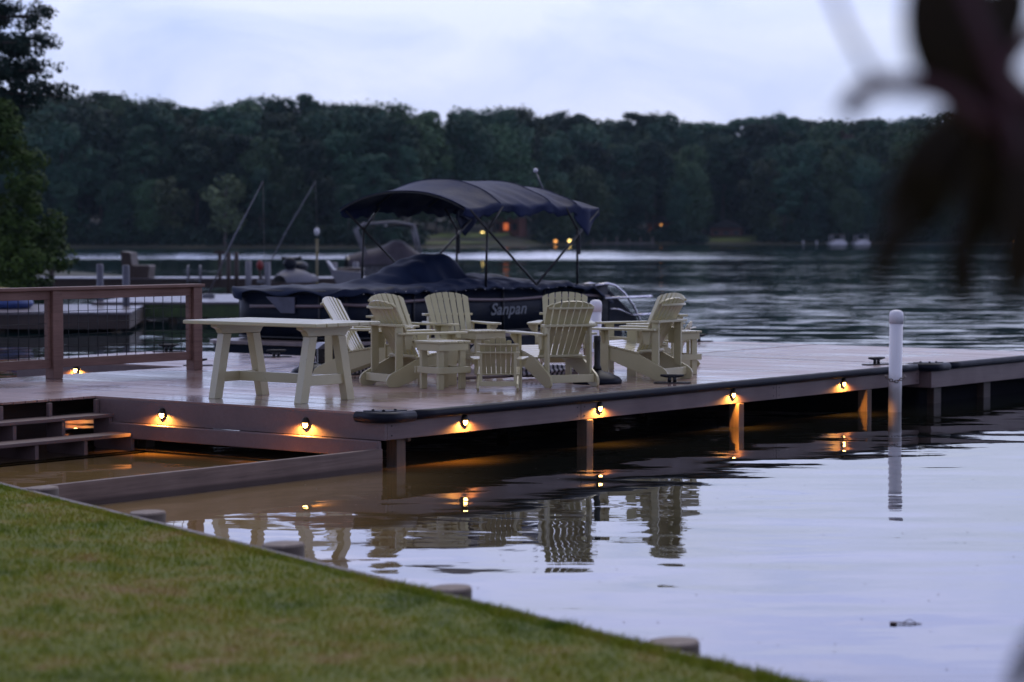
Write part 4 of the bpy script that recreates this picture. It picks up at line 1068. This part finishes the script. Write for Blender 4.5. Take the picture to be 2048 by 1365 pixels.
# houses, docks, boats and lamps over there
def house(px, Y, w, h, d, label, glow, z=None):
    x = at(px, Y); z = ground_z(Y - shore_y(x)) if z is None else z
    th = thing('lake_house', label, 'house', (x, Y, z), R(-12))
    part(lambda b: b.box((0, d / 2, h * 0.5 - 0.3), (w, d, h + 0.6)), 'wall', M['brick'], th, 0)
    part(lambda b: b.prism([(-w * 0.58, h), (w * 0.58, h), (0, h + w * 0.28)], -0.5, d + 0.5, lambda a, c, hh: Vector((a, hh, c))), 'roof', M['roof'], th, 0)
    for k in range(3):
        part(lambda b: b.box((-w * 0.32 + k * w * 0.32, -0.03, h * 0.45), (w * 0.17, 0.12, h * 0.42)), 'window', M['glow_red'] if k in glow else M['dark_gel'], th, 0)
house(1012, 432, 5.2, 3.0, 6, 'small red brick house with a lit window seen through the boat canopy', (1,))
house(1318, 478, 5.0, 3.2, 6, 'low reddish house between tree trunks right of the boat canopy', (0,))
house(1452, 482, 6.5, 1.8, 5, 'low brown cabin on the lawn bank across the lake', ())
LAMPS = [(845, 473, 392, 'glow_orange', 0.26, 'orange lamp on the far shore beside the covered boat, left of a pair'), (859, 472, 394, 'glow_orange', 0.22, 'orange lamp on the far shore beside the covered boat, right of a pair'),
         (965, 468, 415, 'glow_yellow', 0.40, 'bright yellow lamp on the far shore seen between the canopy poles'), (941, 487, 400, 'glow_orange', 0.16, 'small orange lamp at the far waterline left of the front canopy strut'),
         (983, 486, 408, 'glow_orange', 0.14, 'small orange lamp at the far waterline right of the front canopy strut'), (1031, 488, 412, 'glow_orange', 0.10, 'faint orange lamp at the far waterline below the brick house'),
         (1111, 483, 432, 'glow_orange', 0.28, 'orange lamp on the far shore under the canopy, left of the yellow one'), (1139, 482, 434, 'glow_yellow', 0.26, 'yellow lamp on the far shore beside the rear canopy strut'),
         (1322, 450, 470, 'glow_orange', 0.16, 'small orange lamp by the reddish house across the lake'), (2030, 484, 462, 'glow_orange', 0.14, 'small orange lamp on the far shore at the right edge')]
for px, py, Y, mt, r, lb in LAMPS:
    x = at(px, Y); z = 2.16 + (468 - py) * Y / 4700
    gz = max(0.0, ground_z(Y - shore_y(x)))
    th = thing('shore_lamp', lb, 'lamp', (x, Y, gz), 0, 'lamps along the far shore')
    b = MB(); b.ball((0, 0, z - gz), r, 12); b.build('globe', M[mt], th)
    b = MB(); b.tube([(0, 0, -0.3), (0, 0, z - gz - r)], 0.06, 6); b.build('post', M['black_metal'], th)
# white fence / landing on the far bank
x0, x1 = at(640, 356), at(706, 356)
lf = thing('landing_fence', 'pale picket fence at a landing on the far left shore', 'fence', (0, 356, 0.2))
for k in range(11):
    xx = x0 + (x1 - x0) * k / 10
    part(lambda b: b.box((xx, 0.1 * k, 0.5), (0.16, 0.06, 1.0)), 'picket', M['white_gel'], lf, 0)
part(lambda b: b.box(((x0 + x1) / 2, 0.5, 0.05), (x1 - x0, 1.6, 0.2)), 'landing', M['pale_dock'], lf, 0)
for px, lb, cw in ((1673, 'white covered boat with raised canopy moored on the far right shore, left of two', 3.0), (1722, 'white covered boat with raised canopy moored on the far right shore, right of two', 2.9)):
    Y = 452; th = thing('moored_boat', lb, 'boat', (at(px, Y), Y, 0), R(10))
    part(lambda b: b.prism([(-cw * 0.6, 0.55), (cw * 0.6, 0.55), (cw * 0.55, -0.1), (-cw * 0.5, -0.1)], -1.1, 1.1, lambda a, c, h: Vector((a, h, c))), 'hull', M['white_gel'], th, 0)
    part(lambda b: b.prism([(-cw * 0.3, 0.56), (cw * 0.5, 0.56), (cw * 0.4, 1.0), (-cw * 0.1, 1.05)], -0.9, 0.9, lambda a, c, h: Vector((a, h, c))), 'cabin', M['white_gel'], th, 0)
    part(lambda b: b.box((0, 0, 1.95), (cw * 0.8, 2.0, 0.12)), 'canopy', M['grey_vinyl'] if px > 1700 else M['stripe'], th, 0)
    for sx in (-1, 1):
        for sy in (-1, 1): part(lambda b: b.tube([(sx * cw * 0.38, sy * 0.9, 0.5), (sx * cw * 0.38, sy * 0.9, 1.92)], 0.06, 6), 'canopy_post', M['white_gel'], th, 0)
for px in (1606, 1633):
    b = MB(); b.lathe([(0.14, -0.5), (0.14, 0.75), (0.05, 0.9)], (0, 0, 0), 10); o = b.build('shore_post', M['white_gel'], None, loc=(at(px, 455), 455, 0))
    tag(o, 'white post at the far waterline, %s' % ('left of the two white boats, farther one' if px < 1620 else 'just left of the two white boats'), 'post')
fd = thing('far_landing', 'long low pale dock at the far waterline right of the boat canopy', 'dock', (at(1240, 452), 440, 0))
part(lambda b: b.box((0, 0, 0.35), (12, 2.5, 0.2)), 'deck', M['pale_dock'], fd, 0)
for k in range(6): part(lambda b: b.tube([(-5.6 + 2.2 * k, -1.1, -0.5), (-5.6 + 2.2 * k, -1.1, 1.2 + 0.2 * (k % 3))], 0.12, 6), 'pile', M['bark_pale'], fd, 0)

# ------------------------------------------------------------------ middle distance on the left
def low_dock(name, label, x0, x1, y0, y1, z, top, side, skew=0.0, piles=5):
    th = thing(name, label, 'dock', (0, 0, 0))
    part(lambda b: b.prism([(x0, y0), (x1, y0 + skew), (x1 - 0.6, y1), (x0, y1)], z - 0.05, z, lambda a, c, h: Vector((a, c, h))), 'deck', top, th, 0)
    part(lambda b: b.prism([(x0, y0 + 0.06), (x1 - 0.05, y0 + skew + 0.06), (x1 - 0.6, y1 - 0.1), (x0, y1 - 0.1)], z - 0.36, z - 0.052, lambda a, c, h: Vector((a, c, h))), 'fascia', side, th, 0)
    for k in range(piles):
        xx = x0 + 0.4 + (x1 - x0 - 0.8) * k / (piles - 1)
        part(lambda b: b.tube([(xx, y0 + 0.35 + skew * k / (piles - 1), -0.6), (xx, y0 + 0.35 + skew * k / (piles - 1), z - 0.37)], 0.11, 8), 'pile', M['post_wood'], th, 0)
    return th
low_dock('neighbour_dock', 'brown neighbouring dock behind the railing with a bright inflatable tube on it', -19, -8.3, 50.6, 57.0, 0.45, M['pale_dock'], M['dark_wood'], 0.6)
low_dock('neighbour_dock', 'pale neighbouring dock with a green side behind the railing and the mooring whips', -10.1, -6.3, 56.4, 64.0, 0.52, M['pale_dock'], M['green_side'], 0.0)
low_dock('walkway_dock', 'long far boardwalk carrying a dark bench and white pilings', -24, -5.0, 88, 91.5, 0.50, M['pale_dock'], M['dark_wood'], 0.0, 12)
# bench on the far boardwalk
be = thing('dock_bench', 'dark wooden bench in side view on the far boardwalk', 'bench', (at(277, 89), 89.4, 0.50), 0)
part(lambda b: b.prism([(-0.52, 0.0), (-0.40, 0.0), (-0.12, 0.0), (-0.24, 0.95), (-0.62, 1.0)], -0.8, 0.8, lambda a, c, h: Vector((a, h, c))), 'backrest', M['dark_wood'], be, 0.02)
part(lambda b: b.prism([(-0.118, 0.0), (0.42, 0.0), (0.48, 0.42), (0.44, 0.47), (-0.175, 0.47)], -0.8, 0.8, lambda a, c, h: Vector((a, h, c))), 'seat', M['dark_wood'], be, 0.02)
def pole(name, px, y_top, Y, r, mt, label, z0=-0.6, cat='post', capr=0):
    x = at(px, Y); zt = 2.16 + (468 - y_top) * Y / 4700
    b = MB(); b.lathe([(r, z0), (r, zt - 0.02), (r * 0.7, zt)], (0, 0, 0), 12)
    o = b.build(name, mt, None, loc=(x, Y, 0)); return tag(o, label, cat)
M['grey_post'] = simple('grey_galvanised', (0.09, 0.09, 0.115), 0.5, 0.2)
pole('dock_post', 200, 528, 57.5, 0.085, M['grey_post'], 'grey round post rising beside the brown neighbouring dock, left one', cat='post')
pole('dock_post', 252, 530, 55.5, 0.085, M['grey_post'], 'grey round post in front of the dark bench, right one')
pole('dock_post', 103, 503, 84, 0.10, M['dark_wood'], 'dark thin post by the dense tree at the left shore')
pole('dock_post', 457, 505, 86, 0.085, M['dark_wood'], 'dark post on the far boardwalk, left of a close pair')
pole('dock_post', 473, 504, 87, 0.085, M['dark_wood'], 'dark brown post on the far boardwalk, right of a close pair')
for px, yt, Y, lb in ((497, 522, 86, 'white piling on the far boardwalk, near the close pair of dark posts'), (535, 524, 86, 'white piling on the far boardwalk under the right mooring pole'), (669, 525, 95, 'white piling top beyond the boat cover, left of the far covered boat'), (712, 524, 95, 'white piling top beyond the boat cover, next to the canopy strut')):
    pole('dock_piling', px, yt, Y, 0.115, M['pale_gel'], lb, cat='piling')
tp = thing('tee_post', 'dark T-shaped post on the far boardwalk', 'post', (at(440, 87), 87, 0.5))
part(lambda b: b.box((0, 0, 0.45), (0.12, 0.12, 1.0)), 'upright', M['dark_wood'], tp, 0)
part(lambda b: b.box((0, 0, 0.98), (0.40, 0.14, 0.12)), 'crosspiece', M['dark_wood'], tp, 0)
ld_ = thing('dock_ladder', 'pale ladder handrails at the end of the far boardwalk', 'ladder', (at(388, 88), 87.9, 0.5))
for s in (-1, 1): part(lambda b: b.tube([(s * 0.23, 0.3, 0.0), (s * 0.23, 0.3, 0.38), (s * 0.23, 0.2, 0.46), (s * 0.23, 0.05, 0.42), (s * 0.23, -0.05, -0.6)], 0.035, 8), 'handrail', M['alu'], ld_, 0)
for k in range(2): part(lambda b: b.tube([(-0.23, -0.05, -0.1 - 0.3 * k), (0.23, -0.05, -0.1 - 0.3 * k)], 0.025, 6), 'rung', M['alu'], ld_, 0)
lb_ = pole('life_ring_post', 520, 522, 86.5, 0.05, M['dark_wood'], 'thin post with a red float on the far boardwalk', cat='post')
b = MB(); b.ball((0, 0, 1.0), 0.13, 12, (1, 1, 1.5)); b.build('red_float', M['red'], lb_)
# mooring whips
def whip(px0, y0, px1, y1, Y, label, line_to):
    x0 = at(px0, Y); x1 = at(px1, Y); z0 = 2.16 + (468 - y0) * Y / 4700; z1 = 2.16 + (468 - y1) * Y / 4700
    th = thing('mooring_whip', label, 'mooring pole', (x0, Y, z0), 0, 'leaning mooring poles')
    d = Vector((x1 - x0, 0, z1 - z0))
    part(lambda b: b.tube([(0, 0, 0), tuple(d * 0.5 + Vector((-0.04, 0, 0.02))), tuple(d)], [0.027, 0.021, 0.011], 8), 'rod', M['alu'], th, 0)
    part(lambda b: b.box((0, 0, -0.06), (0.3, 0.25, 0.12)), 'base', M['alu'], th, 0.01)
    zt = 2.16 + (468 - line_to) * Y / 4700 - z0
    part(lambda b: b.tube([tuple(d), (d.x + 0.03, 0, zt)], 0.0045, 5), 'line', M['rope'], th, 0)
    return th
whip(417, 588, 527, 363, 60, 'left leaning pale mooring pole rising from the pale dock', 560)
whip(522, 560, 632, 363, 86, 'right leaning pale mooring pole rising from the far boardwalk', 452)
fr = thing('fishing_pole', 'upright yellowish pole with a float ball near its top, behind the boat bow', 'pole', (at(634, 84), 84, 0.0))
zt = 2.16 + 4 * 84 / 4700
part(lambda b: b.tube([(0, 0, -0.4), (0, 0, zt - 0.25)], 0.045, 8), 'shaft', M['pole_yellow'], fr, 0)
part(lambda b: b.ball((0, 0, zt), 0.10, 12, (1, 1, 1.5)), 'float', M['white_gel'], fr, 0)
# inflatable tube on the brown dock
tu = thing('inflatable_tube', 'red, yellow and blue inflatable tube lying on the brown neighbouring dock', 'inflatable', (-11.62, 53.8, 0.45), R(15)); tu.scale = (0.8, 0.8, 0.62)
def torus(b, r, q, z, sz=1.0):
    b.grid(33, 13, lambda i, j: ((r + q * math.cos(2 * math.pi * j)) * math.cos(2 * math.pi * i), (r + q * math.cos(2 * math.pi * j)) * math.sin(2 * math.pi * i), z + q * sz * math.sin(2 * math.pi * j)))
part(lambda b: torus(b, 0.62, 0.20, 0.20), 'lower_ring', M['blue'], tu, 0)
part(lambda b: torus(b, 0.58, 0.16, 0.50), 'upper_ring', M['red'], tu, 0)
part(lambda b: b.lathe([(0.42, 0.55), (0.40, 0.68), (0.2, 0.76), (0.02, 0.78)], (-0.1, 0, 0), 20), 'seat_pad', M['yellow'], tu, 0)
part(lambda b: torus(b, 0.64, 0.06, 0.36), 'band', M['yellow'], tu, 0)
# jet ski
js = thing('jet_ski', 'grey and black jet ski on the docks behind the boat bow', 'jet ski', (at(592, 78), 78, 0.5), R(-20))
part(lambda b: b.grid(20, 12, lambda i, j: (0.50 * math.cos(math.pi * j) * math.sin(math.pi * (0.10 + 0.82 * i)) ** 0.6, -1.3 + 2.6 * i, 0.06 + 0.42 * math.sin(math.pi * j) * (0.6 + 0.5 * math.sin(math.pi * min(1, i * 1.2))))), 'hull', M['grey_vinyl'], js, 0)
part(lambda b: b.ball((0, 0.3, 0.58), 0.24, 12, (0.9, 2.2, 0.7)), 'seat', M['black_rubber'], js, 0)
part(lambda b: b.tube([(-0.36, -0.35, 0.86), (-0.15, -0.3, 0.84), (0.15, -0.3, 0.84), (0.36, -0.35, 0.86)], 0.05, 8), 'handlebar', M['black_metal'], js, 0)
part(lambda b: b.ball((0, -0.45, 0.68), 0.2, 12, (1.1, 1.3, 1.1)), 'console', M['black_rubber'], js, 0)
# small white boat and the dark covered boat
sb = thing('small_boat', 'small open pale boat with a raised bow behind the navy cover', 'boat', (at(690, 80), 80, 0.25))
part(lambda b: b.prism([(-0.62, 1.0), (-0.56, 0.98), (-0.36, 0.70), (0.6, 0.62), (0.6, 0.1), (-0.2, 0.1)], -0.6, 0.6, lambda a, c, h: Vector((a, h, c))), 'hull', M['pale_gel'], sb, 0.02)
part(lambda b: b.box((0.2, 0, 0.70), (0.9, 0.9, 0.10)), 'seat', M['dark_wood'], sb, 0.02)
cb_ = thing('covered_boat', 'dark ski boat under a taupe cover with a pale tower arch, far behind the canopy', 'boat', (at(778, 110), 110, 0), R(8))
part(lambda b: b.grid(24, 14, lambda i, j: (-2.0 + 3.9 * i, 1.15 * math.cos(math.pi * j) * (1 - 0.6 * abs(i - 0.35) ** 2.2), -0.1 + 1.25 * math.sin(math.pi * j) ** 0.35)), 'hull', M['dark_gel'], cb_, 0)
part(lambda b: b.grid(24, 14, lambda i, j: (-1.9 + 3.7 * i, 1.2 * math.cos(math.pi * j) * (1 - 0.6 * abs(i - 0.35) ** 2.2), 0.72 + (0.40 + 0.75 * math.exp(-((i - 0.62) / 0.22) ** 2) + 0.25 * math.exp(-((i - 0.25) / 0.2) ** 2)) * math.sin(math.pi * j) ** 0.7)), 'cover', M['taupe_cloth'], cb_, 0)
for s in (-1, 1):
    part(lambda b: b.tube([(-1.0, s * 0.9, 0.85), (-1.55, s * 0.85, 2.35), (-1.2, s * 0.8, 2.62), (0.2, s * 0.8, 2.72), (1.1, s * 0.8, 2.55)], 0.05, 8), 'tower_arch', M['pale_gel'], cb_, 0)
    part(lambda b: b.tube([(1.1, s * 0.8, 2.6), (1.42, s * 0.85, 1.25)], 0.055, 8), 'tower_leg', M['pale_gel'], cb_, 0)
part(lambda b: b.box((0.6, 0, 2.55), (1.5, 1.5, 0.12)), 'tower_top', M['black_rubber'], cb_, 0.03)

# ------------------------------------------------------------------ near trees on the left shore
bk = MB(); bk.grid(20, 14, lambda i, j: (-48 + 34.2 * i, 68 + 62 * j, -0.5 + 1.6 * math.sin(math.pi * j) ** 0.6 * max(0, 1 - i ** 4)))
struct(bk.build('left_bank', sm_.m))
def near_tree():
    th = thing('broadleaf_tree', 'dense green vine-covered tree at the left edge, down to the water', 'tree', (-17.75, 79, 0.3))
    blobs = []
    for i in range(120):
        h = random.uniform(-0.2, 6.1); a = random.uniform(0, 6.283)
        w = 2.2 + 0.35 * math.sin(h * 2.1) - 0.06 * h
        if h < 1.6: w += 0.35
        if h > 5: w -= 0.9 * (h - 5)
        rr = w * random.uniform(0.35, 0.95); s = random.uniform(0.3, 0.62)
        blobs.append((rr * math.cos(a), rr * math.sin(a), h, s, s, s * 0.85))
    for i in range(60):
        h = random.uniform(-0.4, 2.2); a = random.uniform(0, 6.283); rr = 2.5 * math.sqrt(random.random()); s = random.uniform(0.4, 0.65)
        blobs.append((rr * math.cos(a), rr * math.sin(a), h, s, s, s * 0.9))
    v = crown_cloud(blobs, 40000, 0.085); raw_mesh('crown', v, np.arange(len(v)), 4, M['leaf_near'], th)
    part(lambda b: b.tube([(0.1 * math.sin(i), 0, -0.5 + i) for i in range(7)], [0.3 - 0.03 * i for i in range(7)], 8), 'trunk', M['bark'], th, 0)
near_tree()
def near_pine():
    th = thing('pine_tree', 'tall dark pine with layered boughs at the top left corner', 'tree', (-18.3, 82, 0.3))
    blobs = []; b = MB()
    b.tube([(0.05 * i, 0, 1.7 * i - 0.5) for i in range(9)], [0.26 - 0.02 * i for i in range(9)], 10)
    for z, L in ((6.6, 2.6), (7.4, 2.2), (6.2, 1.6), (8.3, 2.4), (9.3, 2.3), (10.4, 2.0), (11.5, 1.7), (12.6, 1.2), (13.6, 0.8)):
        for k in range(7):
            a = 2 * math.pi * k / 7 + z * 1.3 + (0 if z != 6.6 else 0)
            if k == 0: a = -0.25 + 0.5 * random.random()
            LL = L * random.uniform(0.75, 1.05); dx, dy = math.cos(a), math.sin(a)
            b.tube([(0, 0, z), (dx * LL * 0.5, dy * LL * 0.5, z + 0.12), (dx * LL, dy * LL, z + 0.05)], [0.07, 0.045, 0.015], 6)
            for q in range(14):
                f = random.uniform(0.15, 1.08); s = random.uniform(0.18, 0.36)
                blobs.append((dx * LL * f + random.uniform(-.3, .3), dy * LL * f + random.uniform(-.3, .3), z + 0.1 + random.uniform(-0.28, 0.42), s, s, s * 0.8))
    v = crown_cloud(blobs, 42000, 0.07); raw_mesh('crown', v, np.arange(len(v)), 4, M['leaf_pine'], th)
    b.build('trunk', M['bark'], th)
near_pine()

# ------------------------------------------------------------------ out-of-focus branch close to the camera (right)
br = thing('leafy_branch', 'dark blurred leafy branch hanging close to the camera at the right edge', 'branch', (0.62, 2.5, 2.30))
K = 2.5 / 4700
def bp(px, py, dy=0.0): return Vector(((px - 1024) * K - 0.62, dy, (468 - py) * K + 2.16 - 2.30))
def leaf(px0, py0, px1, py1, wpx, dy=0.0, curl=0.012):
    a, c = bp(px0, py0, dy), bp(px1, py1, dy + 0.02); d = c - a; L = d.length; d.normalize()
    side = d.cross(Vector((0, 1, 0))).normalized(); w = wpx * K / 2
    def fn(i, j):
        t = -1 + 2 * j; ww = w * (math.sin(math.pi * min(1, i * 0.97 + 0.015)) ** 0.75)
        return a + d * L * i + side * ww * t + Vector((0, 1, 0)) * (curl * t * t - 0.015 * math.sin(math.pi * i))
    b = MB(); b.grid(14, 7, lambda i, j: tuple(fn(i, j))); b.build('leaf', M['dark_leaf'], br, solid=0.0008)
for q in ((1850, -110, 1985, 265, 215, 0.0), (2085, -80, 1990, 140, 110, 0.1), (1975, 100, 2070, 440, 190, 0.02), (2045, 175, 1965, 520, 130, 0.05), (2065, 250, 2015, 620, 110, -0.05), (1970, 190, 1810, 430, 92, 0.12),
          (1995, 300, 1860, 490, 90, 0.2), (1950, 440, 1965, 630, 70, 0.08), (1855, 400, 1800, 590, 62, 0.15), (2090, 360, 2060, 560, 80, 0.0), (2090, 1255, 2036, 1420, 50, 0.0), (2080, 130, 2000, 360, 150, 0.15), (1960, 230, 1900, 420, 80, 0.1)): leaf(*q)
def stem(pts, r, dy=0.0): part(lambda b: b.tube([bp(x, y, dy) for x, y in pts], r, 8), 'stem', M['red_stem'], br, 0)
stem([(1640, -60), (1690, 60), (1745, 160), (1762, 178)], 0.0042)
stem([(1690, 232), (1715, 190), (1760, 168), (1820, 172), (1880, 185), (1930, 215), (1990, 260)], 0.012)
stem([(1905, -60), (1960, 70), (2010, 190), (2040, 330), (2080, 460)], 0.010)
stem([(2075, 60), (2030, 110), (1985, 190)], 0.008)
stem([(2010, 190), (2070, 195), (2110, 200)], 0.012)
stem([(2120, 1300), (2085, 1270)], 0.005)

fl = MB()
fl.tube([(-0.075, 0.01, 0.006), (-0.03, 0.0, 0.008), (0.04, -0.01, 0.006), (0.09, 0.0, 0.004)], [0.003, 0.004, 0.004, 0.002], 6)
fl.prism([(-0.09, -0.02), (-0.06, -0.03), (-0.045, 0.0), (-0.06, 0.02), (-0.085, 0.015)], 0.003, 0.012, lambda a, c, h: Vector((a, c, h)))
fl.tube([(-0.01, 0.02, 0.006), (0.03, 0.045, 0.02), (0.06, 0.02, 0.006)], 0.0025, 5)
o = fl.build('floating_twig', M['red_stem'], None, loc=(2.18, 12.93, 0.0)); tag(o, 'small dark twig floating alone on the water at the lower right', 'twig')

nsp = 420
sx_ = rng.uniform(-2.6, 6.5, nsp); sy_ = 11.5 + 13 * rng.random(nsp) ** 1.2
okp = (sy_ - 12.27) * NW.y + (sx_ + 0.846) * NW.x < -0.15
okp &= ~((((sx_ - A.x) * UD.x + (sy_ - A.y) * UD.y) > -0.2) & (((sx_ - A.x) * VD.x + (sy_ - A.y) * VD.y) > -0.1))
sx_, sy_ = sx_[okp], sy_[okp]; nsp = len(sx_)
an = rng.uniform(0, 6.28, nsp); rr = rng.uniform(0.003, 0.008, nsp)
v = np.empty((nsp, 4, 3)); 
for k in range(4):
    v[:, k, 0] = sx_ + rr * np.cos(an + k * 1.57); v[:, k, 1] = sy_ + rr * 1.6 * np.sin(an + k * 1.57); v[:, k, 2] = 0.004
fs_ = raw_mesh('floating_specks', v.reshape(-1, 3), np.arange(nsp * 4), 4, M['rope']); fs_['kind'] = 'stuff'; fs_['label'] = 'tiny pale specks of debris floating on the near water'
# ------------------------------------------------------------------ evening haze over the lake
hz = bpy.data.materials.new('evening_haze'); hz.use_nodes = True; hn = hz.node_tree.nodes
hn.remove(hn['Principled BSDF']); pv = hn.new('ShaderNodeVolumePrincipled')
pv.inputs['Color'].default_value = (0.62, 0.78, 1.0, 1); pv.inputs['Density'].default_value = 0.00008
hz.node_tree.links.new(pv.outputs[0], hn['Material Output'].inputs['Volume'])
b = MB(); b.box((0, 420, 24.5), (900, 960, 53)); o = b.build('haze', hz); o['kind'] = 'stuff'; o['label'] = 'thin bluish evening haze over the lake'
S.cycles.volume_bounces = 0
